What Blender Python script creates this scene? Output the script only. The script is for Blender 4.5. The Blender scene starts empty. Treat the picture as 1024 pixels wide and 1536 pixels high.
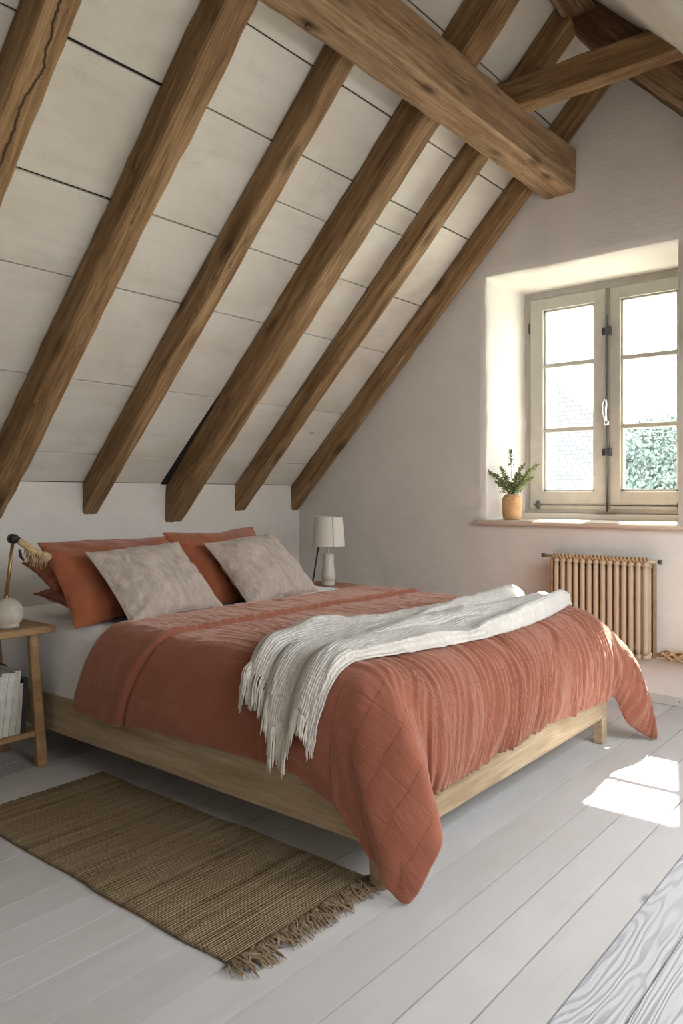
import bpy, math, random
import numpy as np
from mathutils import Vector, Matrix, noise as mnoise

random.seed(7)
scene = bpy.context.scene
PI = math.pi

# ---------------------------------------------------------------- camera, light, exposure
EYE = 1.2
FPX = 1157.0
VX, VY = 0.774, 0.633
cam_d = bpy.data.cameras.new('camera')
cam = bpy.data.objects.new('camera', cam_d)
scene.collection.objects.link(cam)
cam.location = (0, 0, EYE)
cam.rotation_euler = (PI / 2, 0, math.atan2(-VX, VY))
cam_d.sensor_fit = 'HORIZONTAL'
cam_d.sensor_width = 36
cam_d.lens = 36 * FPX / 1024
cam_d.shift_y = -26 / 1024
cam_d.clip_start = 0.02
cam_d.clip_end = 300
scene.camera = cam

world = bpy.data.worlds.new('sky')
scene.world = world
world.use_nodes = True
wb = world.node_tree.nodes['Background']
wb.inputs['Color'].default_value = (0.90, 0.95, 1.0, 1)
wb.inputs['Strength'].default_value = 3.0

sun_d = bpy.data.lights.new('sun', 'SUN')
sun_d.energy = 22
sun_d.angle = math.radians(0.7)
sun_d.color = (1.0, 0.95, 0.88)
sun = bpy.data.objects.new('sun', sun_d)
scene.collection.objects.link(sun)
sun.rotation_euler = Vector((-1, -0.28, -1.10)).to_track_quat('-Z', 'Y').to_euler()
sun.location = (9, 3, 6)

vs = scene.view_settings
vs.view_transform = 'Standard'
vs.look = 'None'
vs.exposure = 1.5
vs.gamma = 1
vs.use_curve_mapping = False


def portal(loc, look, sx, sy):
    d = bpy.data.lights.new('sky_portal', 'AREA')
    d.shape = 'RECTANGLE'
    d.size, d.size_y = sx, sy
    d.cycles.is_portal = True
    o = bpy.data.objects.new('sky_portal', d)
    scene.collection.objects.link(o)
    o.location = loc
    o.rotation_euler = Vector(look).to_track_quat('-Z', 'Y').to_euler()


portal((5.32, 1.905, 1.87), (-1, 0, 0), 1.7, 1.3)
portal((1.25, -0.62, 1.66), (0, 0.724, -0.69), 1.3, 1.2)
portal((3.05, -0.60, 1.68), (0, 0.724, -0.69), 1.9, 1.5)

# ---------------------------------------------------------------- room constants
XG, YH = 4.60, 4.20           # gable wall, head (knee) wall
XR, YS = -1.60, -1.10         # rear wall, side knee wall
ZK, SL = 1.275, 1.015
RY = 1.628
RZ = ZK + SL * (YH - RY)


def zc(y):                    # ceiling over the bed
    return ZK + SL * (YH - y)


def zo(y):                    # ceiling of the opposite slope
    return RZ - 1.05 * (RY - y)


# ---------------------------------------------------------------- node helpers
def S(v):
    return tuple(((c / 255) / 12.92 if c <= 10 else (((c / 255) + 0.055) / 1.055) ** 2.4) for c in v)


class Mat:
    def __init__(self, name, rough=0.8, spec=0.3):
        self.m = bpy.data.materials.new(name)
        self.m.use_nodes = True
        self.nt = self.m.node_tree
        self.b = self.nt.nodes['Principled BSDF']
        self.b.inputs['Roughness'].default_value = rough
        self.b.inputs['Specular IOR Level'].default_value = spec
        self.tc = self.n('ShaderNodeTexCoord')

    def n(self, t, **kw):
        nd = self.nt.nodes.new(t)
        for k, v in kw.items():
            setattr(nd, k, v)
        return nd

    def l(self, a, b):
        self.nt.links.new(a, b)

    def map(self, scale=(1, 1, 1), coord='Object', rot=(0, 0, 0), offset=None):
        mp = self.n('ShaderNodeMapping')
        mp.inputs['Scale'].default_value = scale
        mp.inputs['Rotation'].default_value = rot
        self.l(self.tc.outputs[coord], mp.inputs['Vector'])
        if offset is not None:
            self.l(offset, mp.inputs['Location'])
        return mp.outputs[0]

    def noise(self, vec, scale=5, detail=6, rough=0.6, dist=0.0):
        nd = self.n('ShaderNodeTexNoise')
        nd.inputs['Scale'].default_value = scale
        nd.inputs['Detail'].default_value = detail
        nd.inputs['Roughness'].default_value = rough
        nd.inputs['Distortion'].default_value = dist
        self.l(vec, nd.inputs['Vector'])
        return nd.outputs['Fac']

    def wave(self, vec, scale, dist=0, detail=2, dscale=1, direction='X', rings=False):
        nd = self.n('ShaderNodeTexWave')
        nd.wave_type = 'RINGS' if rings else 'BANDS'
        if rings:
            nd.rings_direction = direction
        else:
            nd.bands_direction = direction
        nd.inputs['Scale'].default_value = scale
        nd.inputs['Distortion'].default_value = dist
        nd.inputs['Detail'].default_value = detail
        nd.inputs['Detail Scale'].default_value = dscale
        self.l(vec, nd.inputs['Vector'])
        return nd.outputs['Fac']

    def ramp(self, fac, stops):
        nd = self.n('ShaderNodeValToRGB')
        cr = nd.color_ramp
        while len(cr.elements) > 1:
            cr.elements.remove(cr.elements[-1])
        for i, (p, c) in enumerate(stops):
            e = cr.elements[0] if i == 0 else cr.elements.new(p)
            e.position = p
            c = (c, c, c) if isinstance(c, (int, float)) else c
            e.color = (*c, 1)
        self.l(fac, nd.inputs['Fac'])
        return nd.outputs['Color']

    def mix(self, fac, a, b, mode='MIX'):
        nd = self.n('ShaderNodeMix')
        nd.data_type = 'RGBA'
        nd.blend_type = mode
        for sock, v in ((nd.inputs[0], fac), (nd.inputs[6], a), (nd.inputs[7], b)):
            if isinstance(v, (int, float)):
                sock.default_value = v
            elif isinstance(v, tuple):
                sock.default_value = (*v, 1)
            else:
                self.l(v, sock)
        return nd.outputs[2]

    def math(self, op, a, b=0.0):
        nd = self.n('ShaderNodeMath')
        nd.operation = op
        for sock, v in ((nd.inputs[0], a), (nd.inputs[1], b)):
            if isinstance(v, (int, float)):
                sock.default_value = v
            else:
                self.l(v, sock)
        return nd.outputs[0]

    def color(self, c):
        if isinstance(c, tuple):
            self.b.inputs['Base Color'].default_value = (*c, 1)
        else:
            self.l(c, self.b.inputs['Base Color'])

    def bump(self, h, strength=0.3, dist=0.01):
        nd = self.n('ShaderNodeBump')
        nd.inputs['Strength'].default_value = strength
        nd.inputs['Distance'].default_value = dist
        self.l(h, nd.inputs['Height'])
        self.l(nd.outputs[0], self.b.inputs['Normal'])

    def island(self):
        g = self.n('ShaderNodeNewGeometry')
        return g.outputs['Random Per Island']

    def objrand(self):
        return self.n('ShaderNodeObjectInfo').outputs['Random']


def wood(name, dark, mid, light, grain=1.0, knots=0.5, rough=0.7, bump=0.35, cracks=0.6, fine=1.0, split=None):
    """Timber: grain runs along the object's local X."""
    M = Mat(name, rough, 0.25)
    rnd = M.objrand()
    cx = M.n('ShaderNodeCombineXYZ')
    M.l(M.math('MULTIPLY', rnd, 37.0), cx.inputs[0])
    M.l(M.math('MULTIPLY', rnd, 91.0), cx.inputs[1])
    M.l(M.math('MULTIPLY', rnd, 53.0), cx.inputs[2])
    off = cx.outputs[0]
    v = M.map((0.9, 14, 14), offset=off)
    g1 = M.noise(v, 1.6 * grain, 8, 0.70, 0.5)
    vf = M.map((3.2, 75, 75), offset=off)
    g2 = M.noise(vf, 1.6 * fine, 5, 0.7)
    big = M.noise(M.map((0.8, 2.5, 2.5), offset=off), 1.2, 4, 0.6)
    f = M.math('ADD', M.math('MULTIPLY', g1, 0.50), M.math('MULTIPLY', g2, 0.30))
    f = M.math('ADD', f, M.math('MULTIPLY', big, 0.20))
    col = M.ramp(f, [(0.38, dark), (0.50, mid), (0.62, light)])
    # knots
    vo = M.n('ShaderNodeTexVoronoi')
    vo.inputs['Scale'].default_value = 1.0
    M.l(M.map((2.2, 7, 7), offset=off), vo.inputs['Vector'])
    k = M.ramp(vo.outputs['Distance'], [(0.05, 1.0), (0.13, 0.55), (0.24, 0.0)])
    kk = M.math('MULTIPLY', k, knots)
    col = M.mix(kk, col, tuple(c * 0.35 for c in dark))
    # long drying cracks
    cr = M.noise(M.map((0.55, 9, 9), offset=off), 1.3, 3, 0.5, 0.6)
    crk = M.ramp(M.math('ABSOLUTE', M.math('SUBTRACT', cr, 0.5)), [(0.0, 1.0), (0.010, 0.0)])
    msk = M.ramp(M.noise(M.map((1, 1, 1), offset=off), 2.3, 2), [(0.48, 0.0), (0.54, 1.0)])
    crk = M.math('MULTIPLY', M.math('MULTIPLY', crk, msk), cracks)
    col = M.mix(crk, col, tuple(c * 0.18 for c in dark))
    if split is not None:
        sp = M.n('ShaderNodeSeparateXYZ')
        M.l(M.map(), sp.inputs[0])
        wn = M.noise(M.map((1, 0.01, 0.01)), 2.6, 6, 0.65)
        ln = M.math('ABSOLUTE', M.math('SUBTRACT', sp.outputs[1], M.math('ADD', M.math('MULTIPLY', M.math('SUBTRACT', wn, 0.5), 0.16), split)))
        sc = M.ramp(ln, [(0.0, 1.0), (0.0025, 1.0), (0.0055, 0.0)])
        col = M.mix(sc, col, tuple(c * 0.1 for c in dark))
        crk = M.math('MAXIMUM', crk, M.math('MULTIPLY', sc, 2.0))
    M.color(col)
    h = M.math('SUBTRACT', M.math('ADD', M.math('MULTIPLY', g1, 0.6), M.math('MULTIPLY', g2, 0.6)), crk)
    M.bump(h, bump, 0.012)
    return M.m


def plaster(name, base, var=0.06, bump=0.35):
    M = Mat(name, 0.92, 0.1)
    v = M.map()
    n1 = M.noise(v, 1.3, 6, 0.6, 0.3)
    n2 = M.noise(M.map((1, 1, 2.2)), 9, 6, 0.6)
    lo = tuple(c * (1 - var * 1.6) for c in base)
    hi = tuple(min(1, c * (1 + var)) for c in base)
    M.color(M.ramp(n1, [(0.3, lo), (0.7, hi)]))
    M.bump(M.math('ADD', n1, M.math('MULTIPLY', n2, 0.35)), bump, 0.03)
    return M.m


def flat(name, c, rough=0.6, spec=0.3, metal=0.0, var=0.0, scale=30, bump=0.0):
    M = Mat(name, rough, spec)
    M.b.inputs['Metallic'].default_value = metal
    nz = M.noise(M.map(), scale, 5, 0.6)
    M.color(M.ramp(nz, [(0.3, tuple(x * (1 - var) for x in c)), (0.7, tuple(min(1, x * (1 + var)) for x in c))]))
    if bump:
        M.bump(nz, bump, 0.004)
    return M.m


def fabric(name, c, var=0.08, weave=900, wr=0.5, wrs=9, coord='Object', sheen=0.2, stretch=(1, 1, 1)):
    M = Mat(name, 0.95, 0.08)
    M.b.inputs['Sheen Weight'].default_value = sheen
    n1 = M.noise(M.map(stretch, coord), wrs, 6, 0.6, 0.4)
    n2 = M.noise(M.map((1, 1, 1), coord), weave * 0.25, 3, 0.7)
    M.color(M.ramp(M.math('ADD', M.math('MULTIPLY', n1, 0.6), M.math('MULTIPLY', n2, 0.4)),
                   [(0.35, tuple(x * (1 - var) for x in c)), (0.65, tuple(min(1, x * (1 + var)) for x in c))]))
    M.bump(M.math('ADD', n1, M.math('MULTIPLY', n2, 0.12)), wr, 0.012)
    return M.m


# ---------------------------------------------------------------- materials
m_wall = plaster('white_plaster', (0.73, 0.695, 0.64), 0.07, 0.5)
m_beam = wood('old_oak', (0.095, 0.049, 0.019), (0.235, 0.136, 0.060), (0.42, 0.275, 0.145), knots=0.75)
m_cracked = wood('cracked_oak', (0.095, 0.049, 0.019), (0.235, 0.136, 0.060), (0.42, 0.275, 0.145), knots=0.75, split=0.0)
m_log = wood('dark_old_oak', (0.045, 0.024, 0.011), (0.13, 0.07, 0.035), (0.30, 0.19, 0.115), knots=0.8, bump=0.7)
m_purlin = wood('hewn_oak', (0.155, 0.086, 0.040), (0.33, 0.205, 0.110), (0.52, 0.36, 0.215), knots=0.9, bump=0.55)
m_bed = wood('bed_oak', (0.25, 0.175, 0.100), (0.38, 0.285, 0.180), (0.52, 0.415, 0.285), knots=0.25, cracks=0.12, bump=0.12)
m_stand = wood('nightstand_oak', (0.24, 0.135, 0.06), (0.34, 0.21, 0.105), (0.44, 0.29, 0.16), knots=0.25, cracks=0.1, bump=0.12)
m_rustic = wood('rustic_wood', (0.20, 0.09, 0.045), (0.40, 0.215, 0.125), (0.56, 0.36, 0.24), knots=0.5, bump=0.5)
m_sill = wood('sill_wood', (0.44, 0.34, 0.25), (0.56, 0.455, 0.36), (0.68, 0.58, 0.48), knots=0.15, cracks=0.1, bump=0.1)


def board_material(name, base, island_var, grainy, bump=0.2, along='X', stain=0.15, scuff=0.0):
    M = Mat(name, 0.72, 0.2)
    isl = M.island()
    cx = M.n('ShaderNodeCombineXYZ')
    for i, k in enumerate((61.0, 17.0, 29.0)):
        M.l(M.math('MULTIPLY', isl, k), cx.inputs[i])
    off = cx.outputs[0]
    g = M.noise(M.map((1.1, 13, 13), offset=off), 1.5, 6, 0.6, 0.5)
    g2 = M.noise(M.map((3, 80, 80), offset=off), 1.5, 4, 0.7)
    big = M.noise(M.map((1.2, 2.0, 2.0), offset=off), 1.6, 5, 0.6, 0.4)
    dk = tuple(c * (1 - island_var) for c in base)
    col = M.mix(isl, base, dk)
    st = tuple(c * s for c, s in zip(base, (0.80, 0.765, 0.70)))
    col = M.mix(M.math('MULTIPLY', M.ramp(big, [(0.42, 0.0), (0.72, 1.0)]), stain * 3), col, st)
    if grainy:
        # cathedral grain: contour lines of a stretched noise field
        sp = M.n('ShaderNodeSeparateXYZ')
        M.l(M.map((1, 1, 1)), sp.inputs[0])
        nf = M.noise(M.map((0.75, 5.0, 1), offset=off), 1.0, 3, 0.5, 0.2)
        ph = M.math('ADD', M.math('MULTIPLY', sp.outputs[1], 1.0), M.math('MULTIPLY', nf, 0.42))
        sn = M.math('SINE', M.math('MULTIPLY', ph, 2 * PI * 62))
        gr = M.ramp(M.math('ADD', M.math('MULTIPLY', sn, 0.42), M.math('MULTIPLY', g2, 0.9)), [(0.30, 0.0), (0.50, 0.35), (0.85, 1.0)])
        gr = M.math('MULTIPLY', gr, M.ramp(big, [(0.35, 0.35), (0.6, 1.0)]))
        gcol = tuple(c * s for c, s in zip(base, (0.50, 0.51, 0.53)))
        col = M.mix(M.math('MULTIPLY', gr, grainy), col, gcol)
        h = M.math('SUBTRACT', M.math('MULTIPLY', g2, 0.5), M.math('MULTIPLY', gr, 0.5))
    else:
        gr = M.ramp(g, [(0.50, 0.0), (0.74, 1.0)])
        col = M.mix(M.math('MULTIPLY', gr, 0.30), col, tuple(c * 0.70 for c in base))
        h = M.math('ADD', M.math('MULTIPLY', g2, 0.35), M.math('MULTIPLY', g, 0.4))
    # sparse knots
    vo = M.n('ShaderNodeTexVoronoi')
    vo.inputs['Scale'].default_value = 1.0
    M.l(M.map((1.5, 4.2, 4.2), offset=off), vo.inputs['Vector'])
    k = M.ramp(vo.outputs['Distance'], [(0.020, 1.0), (0.045, 0.35), (0.07, 0.0)])
    col = M.mix(M.math('MULTIPLY', k, 0.7), col, tuple(c * 0.32 for c in base))
    if scuff:
        sc = M.noise(M.map((3.0, 3.0, 3.0), rot=(0.3, 0.5, 0.9), offset=off), 2.2, 8, 0.75, 1.5)
        scr = M.ramp(M.math('ABSOLUTE', M.math('SUBTRACT', sc, 0.5)), [(0.0, 1.0), (0.006, 0.0)])
        ms = M.ramp(M.noise(M.map(offset=off), 3.1, 2), [(0.56, 0.0), (0.62, 1.0)])
        col = M.mix(M.math('MULTIPLY', M.math('MULTIPLY', scr, ms), scuff), col, tuple(c * 0.5 for c in base))
    M.color(col)
    M.bump(h, bump, 0.008)
    return M.m


m_ceil = board_material('painted_boards', (0.72, 0.68, 0.605), 0.07, 0, 0.55, stain=0.26, scuff=1.0)
m_floor = board_material('whitewashed_boards', (0.600, 0.585, 0.575), 0.13, 0, 0.22, stain=0.18, scuff=0.35)
m_floor_g = board_material('worn_grained_boards', (0.560, 0.560, 0.570), 0.05, 0.75, 0.45, stain=0.05)
m_dark = flat('dark_roof_and_gap_shade', (0.025, 0.02, 0.016), 0.95)
m_frame = flat('grey_window_paint', (0.47, 0.455, 0.41), 0.55, 0.3, var=0.08, scale=14, bump=0.15)
m_strip = flat('dark_grey_strip', (0.22, 0.215, 0.195), 0.5, 0.3, var=0.1)
m_iron = flat('old_iron', (0.10, 0.105, 0.11), 0.45, 0.5, metal=0.6, var=0.2)
m_steel = flat('steel', (0.55, 0.54, 0.51), 0.25, 0.5, metal=1.0)
m_brass = flat('aged_brass', (0.34, 0.22, 0.095), 0.35, 0.5, metal=0.8, var=0.15)
m_black = flat('black_metal', (0.018, 0.016, 0.015), 0.5, 0.4)
m_rad = flat('tan_radiator_paint', (0.485, 0.385, 0.265), 0.5, 0.35, var=0.07, scale=8)
m_white = flat('white_sill_paint', (0.70, 0.68, 0.62), 0.6)
m_base = flat('baseboard_paint', (0.55, 0.535, 0.50), 0.7, var=0.08)
m_sheet = fabric('white_sheet', (0.78, 0.77, 0.785), 0.03, wr=0.8, wrs=5)
m_rust = fabric('rust_linen', (0.290, 0.088, 0.038), 0.13, wr=0.9, wrs=7, sheen=0.3)
m_linen = fabric('grey_beige_linen', (0.47, 0.395, 0.335), 0.22, wr=1.0, wrs=18, sheen=0.15, stretch=(1.8, 1.0, 1))
m_piping = flat('linen_piping', (0.40, 0.33, 0.28), 0.9)
m_rustpipe = flat('rust_seam', (0.27, 0.075, 0.034), 0.9)
m_stone = flat('pale_stone', (0.46, 0.425, 0.35), 0.85, 0.15, var=0.15, scale=25, bump=0.4)
m_shade = flat('cream_shade', (0.72, 0.68, 0.60), 0.85, 0.1, var=0.02)
m_ceramic = flat('cream_ceramic', (0.62, 0.585, 0.50), 0.35, 0.4, var=0.03)
m_straw = flat('straw_rope', (0.46, 0.325, 0.18), 0.9, 0.1, var=0.35, scale=60, bump=0.5)
m_fr = flat('rug_fringe', (0.255, 0.185, 0.120), 0.95, 0.05, var=0.35, scale=40)
m_leaf = flat('leaf_green', (0.17, 0.23, 0.09), 0.6, 0.2, var=0.35, scale=25)
m_twig = flat('twig_brown', (0.18, 0.11, 0.06), 0.8)
m_vase = wood('vase_wood', (0.42, 0.235, 0.10), (0.56, 0.345, 0.17), (0.68, 0.47, 0.27), knots=0.0, cracks=0.0, bump=0.05)


def throw_material():
    M = Mat('cream_knit', 0.97, 0.05)
    M.b.inputs['Sheen Weight'].default_value = 0.3
    w = M.wave(M.map((1, 1, 1), 'UV'), 22, 2.5, 2, 2.0, 'Y')
    n = M.noise(M.map((1, 1, 1), 'UV'), 75, 4, 0.75)
    n0 = M.noise(M.map((1, 3, 1), 'UV'), 7, 4, 0.6)
    M.color(M.ramp(M.math('ADD', M.math('MULTIPLY', n, 0.6), M.math('MULTIPLY', n0, 0.4)),
                   [(0.3, (0.52, 0.475, 0.41)), (0.62, (0.80, 0.765, 0.705))]))
    M.bump(M.math('ADD', M.math('MULTIPLY', w, 0.3), n), 0.9, 0.012)
    return M.m


m_throw = throw_material()
m_fringe = flat('cream_fringe', (0.66, 0.62, 0.55), 0.95, 0.05, var=0.15, scale=30)


def rug_material():
    M = Mat('jute_weave', 0.96, 0.05)
    v = M.map()
    # stripes run across the short side (local X), so bands vary along Y
    st = M.noise(M.map((0.5, 22, 1)), 1.3, 5, 0.7, 0.15)
    rib = M.wave(v, 38, 1.2, 2, 3.0, 'Y')
    kn = M.noise(M.map((1.3, 1, 1)), 150, 3, 0.7)
    bl = M.noise(v, 3.5, 4, 0.6)
    f = M.math('ADD', M.math('MULTIPLY', st, 0.5), M.math('MULTIPLY', kn, 0.38))
    f = M.math('ADD', f, M.math('MULTIPLY', bl, 0.12))
    col = M.ramp(f, [(0.37, (0.115, 0.078, 0.044)), (0.47, (0.31, 0.222, 0.130)), (0.60, (0.47, 0.355, 0.220))])
    col = M.mix(M.math('MULTIPLY', M.ramp(rib, [(0.0, 1.0), (0.35, 0.0)]), 0.45), col, (0.085, 0.052, 0.026))
    M.color(col)
    M.bump(M.math('ADD', M.math('MULTIPLY', rib, 0.7), M.math('MULTIPLY', kn, 0.5)), 0.9, 0.008)
    return M.m


m_rug = rug_material()


def quilt_material():
    """UV in metres over the cloth (u across the bed, v towards the head)."""
    M = Mat('rust_quilt', 0.93, 0.10)
    M.b.inputs['Sheen Weight'].default_value = 0.6
    M.b.inputs['Sheen Roughness'].default_value = 0.4
    M.b.inputs['Sheen Tint'].default_value = (1.0, 0.72, 0.58, 1)
    n1 = M.noise(M.map((1, 1, 1), 'UV'), 5, 6, 0.6, 0.5)
    n2 = M.noise(M.map((1, 1, 1), 'UV'), 260, 3, 0.7)
    n3 = M.noise(M.map((16, 3, 1), 'UV'), 3, 5, 0.7, 0.6)
    br = M.n('ShaderNodeTexBrick')
    br.offset = 0.0
    br.inputs['Scale'].default_value = 1.0
    br.inputs['Mortar Size'].default_value = 0.0022
    br.inputs['Mortar Smooth'].default_value = 1.0
    br.inputs['Brick Width'].default_value = 0.105
    br.inputs['Row Height'].default_value = 0.105
    wob = M.n('ShaderNodeMixRGB')
    wob.inputs[0].default_value = 0.012
    nn = M.n('ShaderNodeTexNoise')
    nn.inputs['Scale'].default_value = 6
    M.l(M.map((1, 1, 1), 'UV'), nn.inputs['Vector'])
    M.l(M.map((1, 1, 1), 'UV'), wob.inputs[1])
    M.l(nn.outputs['Color'], wob.inputs[2])
    M.l(wob.outputs[0], br.inputs['Vector'])
    stitch = br.outputs['Fac']
    c = (0.300, 0.108, 0.069)
    f = M.math('ADD', M.math('MULTIPLY', n1, 0.5), M.math('MULTIPLY', n2, 0.3))
    f = M.math('ADD', f, M.math('MULTIPLY', n3, 0.2))
    col = M.ramp(f, [(0.34, tuple(x * 0.84 for x in c)), (0.66, tuple(x * 1.16 for x in c))])
    col = M.mix(M.math('MULTIPLY', stitch, 0.5), col, tuple(x * 0.62 for x in c))
    M.color(col)
    h = M.math('ADD', M.math('MULTIPLY', n1, 0.55), M.math('MULTIPLY', n3, 0.5))
    h = M.math('ADD', h, M.math('MULTIPLY', n2, 0.05))
    n4 = M.noise(M.map((62, 4.5, 1), 'UV'), 3, 4, 0.6, 0.8)
    sv = M.n('ShaderNodeSeparateXYZ')
    M.l(M.map((1, 1, 1), 'UV'), sv.inputs[0])
    mu = M.ramp(sv.outputs[0], [(0.0, 0.0), (0.06, 1.0)])
    mv = M.ramp(M.math('ADD', M.math('MULTIPLY', sv.outputs[1], -1.0), 0.9), [(0.1, 0.25), (0.9, 1.0)])
    h = M.math('ADD', h, M.math('MULTIPLY', M.math('MULTIPLY', M.math('MULTIPLY', mu, mv), n4), 0.8))
    h = M.math('SUBTRACT', h, M.math('MULTIPLY', stitch, 0.11))
    M.bump(h, 0.75, 0.012)
    return M.m


m_quilt = quilt_material()


def glass_material():
    m = bpy.data.materials.new('window_glass')
    m.use_nodes = True
    nt = m.node_tree
    nt.nodes.remove(nt.nodes['Principled BSDF'])
    tr = nt.nodes.new('ShaderNodeBsdfTransparent')
    tr.inputs[0].default_value = (0.97, 0.98, 0.98, 1)
    gl = nt.nodes.new('ShaderNodeBsdfGlossy')
    gl.inputs['Roughness'].default_value = 0.02
    mx = nt.nodes.new('ShaderNodeMixShader')
    mx.inputs[0].default_value = 0.05
    nt.links.new(tr.outputs[0], mx.inputs[1])
    nt.links.new(gl.outputs[0], mx.inputs[2])
    nt.links.new(mx.outputs[0], nt.nodes['Material Output'].inputs[0])
    return m


m_glass = glass_material()

# ---------------------------------------------------------------- mesh helpers
COL = scene.collection


def link(name, verts, faces, mat, parent=None, smooth=True, mw=None, uvs=None, angle=None):
    me = bpy.data.meshes.new(name)
    me.from_pydata([tuple(map(float, v)) for v in verts], [], [tuple(int(i) for i in f) for f in faces])
    me.materials.append(mat)
    if smooth:
        me.polygons.foreach_set('use_smooth', [True] * len(me.polygons))
    if uvs is not None:
        uvl = me.uv_layers.new(name='UVMap')
        uvs = np.asarray(uvs, dtype=float)
        idx = np.zeros(len(me.loops), dtype=np.int32)
        me.loops.foreach_get('vertex_index', idx)
        uvl.data.foreach_set('uv', uvs[idx].ravel())
    me.update()
    o = bpy.data.objects.new(name, me)
    COL.objects.link(o)
    if parent is not None:
        o.parent = parent
        if mw is not None:
            o.matrix_local = mw
    elif mw is not None:
        o.matrix_world = mw
    return o


def tag(o, label=None, cat=None, group=None, kind=None):
    if label:
        o['label'] = label
    if cat:
        o['category'] = cat
    if group:
        o['group'] = group
    if kind:
        o['kind'] = kind
    return o


def empty(name, loc=(0, 0, 0), rz=0, **kw):
    o = bpy.data.objects.new(name, None)
    o.empty_display_size = 0.1
    COL.objects.link(o)
    o.location = loc
    o.rotation_euler = (0, 0, rz)
    tag(o, **kw)
    return o


class MB:
    def __init__(s):
        s.v, s.f = [], []

    def add(s, v, f):
        n = len(s.v)
        s.v += [tuple(map(float, p)) for p in v]
        s.f += [tuple(int(i) + n for i in q) for q in f]
        return s

    def box(s, a, b, bev=0.0):
        x0, y0, z0 = a
        x1, y1, z1 = b
        if bev <= 0:
            v = [(x0, y0, z0), (x1, y0, z0), (x1, y1, z0), (x0, y1, z0), (x0, y0, z1), (x1, y0, z1), (x1, y1, z1), (x0, y1, z1)]
            return s.add(v, [(0, 3, 2, 1), (4, 5, 6, 7), (0, 1, 5, 4), (1, 2, 6, 5), (2, 3, 7, 6), (3, 0, 4, 7)])
        # chamfered box: rings of an octagon with inset caps
        c = bev

        def ring(z, i):
            X0, X1, Y0, Y1 = x0 + i, x1 - i, y0 + i, y1 - i
            return [(X0 + c, Y0, z), (X1 - c, Y0, z), (X1, Y0 + c, z), (X1, Y1 - c, z), (X1 - c, Y1, z), (X0 + c, Y1, z), (X0, Y1 - c, z), (X0, Y0 + c, z)]
        rs = [ring(z0, c), ring(z0 + c, 0), ring(z1 - c, 0), ring(z1, c)]
        v = sum(rs, [])
        f = [tuple(range(7, -1, -1)), tuple(range(24, 32))]
        for r in range(3):
            for i in range(8):
                j = (i + 1) % 8
                f.append((r * 8 + i, r * 8 + j, (r + 1) * 8 + j, (r + 1) * 8 + i))
        return s.add(v, f)

    def tube(s, pts, rad, n=10, cap=True):
        pts = [Vector(p) for p in pts]
        m = len(pts)
        rad = [rad] * m if isinstance(rad, (int, float)) else list(rad)
        v, f = [], []
        prev = None
        for i, p in enumerate(pts):
            t = (pts[min(i + 1, m - 1)] - pts[max(i - 1, 0)]).normalized()
            if prev is None:
                a = t.cross(Vector((0, 0, 1)))
                if a.length < 1e-3:
                    a = t.cross(Vector((1, 0, 0)))
            else:
                a = prev - t * prev.dot(t)
            a.normalize()
            prev = a
            b = t.cross(a)
            for k in range(n):
                an = 2 * PI * k / n
                v.append(p + (a * math.cos(an) + b * math.sin(an)) * rad[i])
        for i in range(m - 1):
            for k in range(n):
                k2 = (k + 1) % n
                f.append((i * n + k, i * n + k2, (i + 1) * n + k2, (i + 1) * n + k))
        if cap:
            f.append(tuple(range(n - 1, -1, -1)))
            f.append(tuple(range((m - 1) * n, m * n)))
        return s.add(v, f)

    def lathe(s, prof, c=(0, 0, 0), n=32, jit=0.0):
        v, f = [], []
        for r, z in prof:
            for k in range(n):
                an = 2 * PI * k / n
                rr = r * (1 + jit * mnoise.noise(Vector((math.cos(an) * 2, math.sin(an) * 2, z * 12))))
                v.append((c[0] + rr * math.cos(an), c[1] + rr * math.sin(an), c[2] + z))
        for i in range(len(prof) - 1):
            for k in range(n):
                k2 = (k + 1) % n
                f.append((i * n + k, i * n + k2, (i + 1) * n + k2, (i + 1) * n + k))
        f.append(tuple(range(n - 1, -1, -1)))
        f.append(tuple(range((len(prof) - 1) * n, len(prof) * n)))
        return s.add(v, f)

    def build(s, name, mat, parent=None, smooth=False, mw=None):
        return link(name, s.v, s.f, mat, parent, smooth, mw)


def bevel(o, w=0.004, seg=2):
    md = o.modifiers.new('bevel', 'BEVEL')
    md.width = w
    md.segments = seg
    md.limit_method = 'ANGLE'
    md.angle_limit = math.radians(40)
    return o


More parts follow.
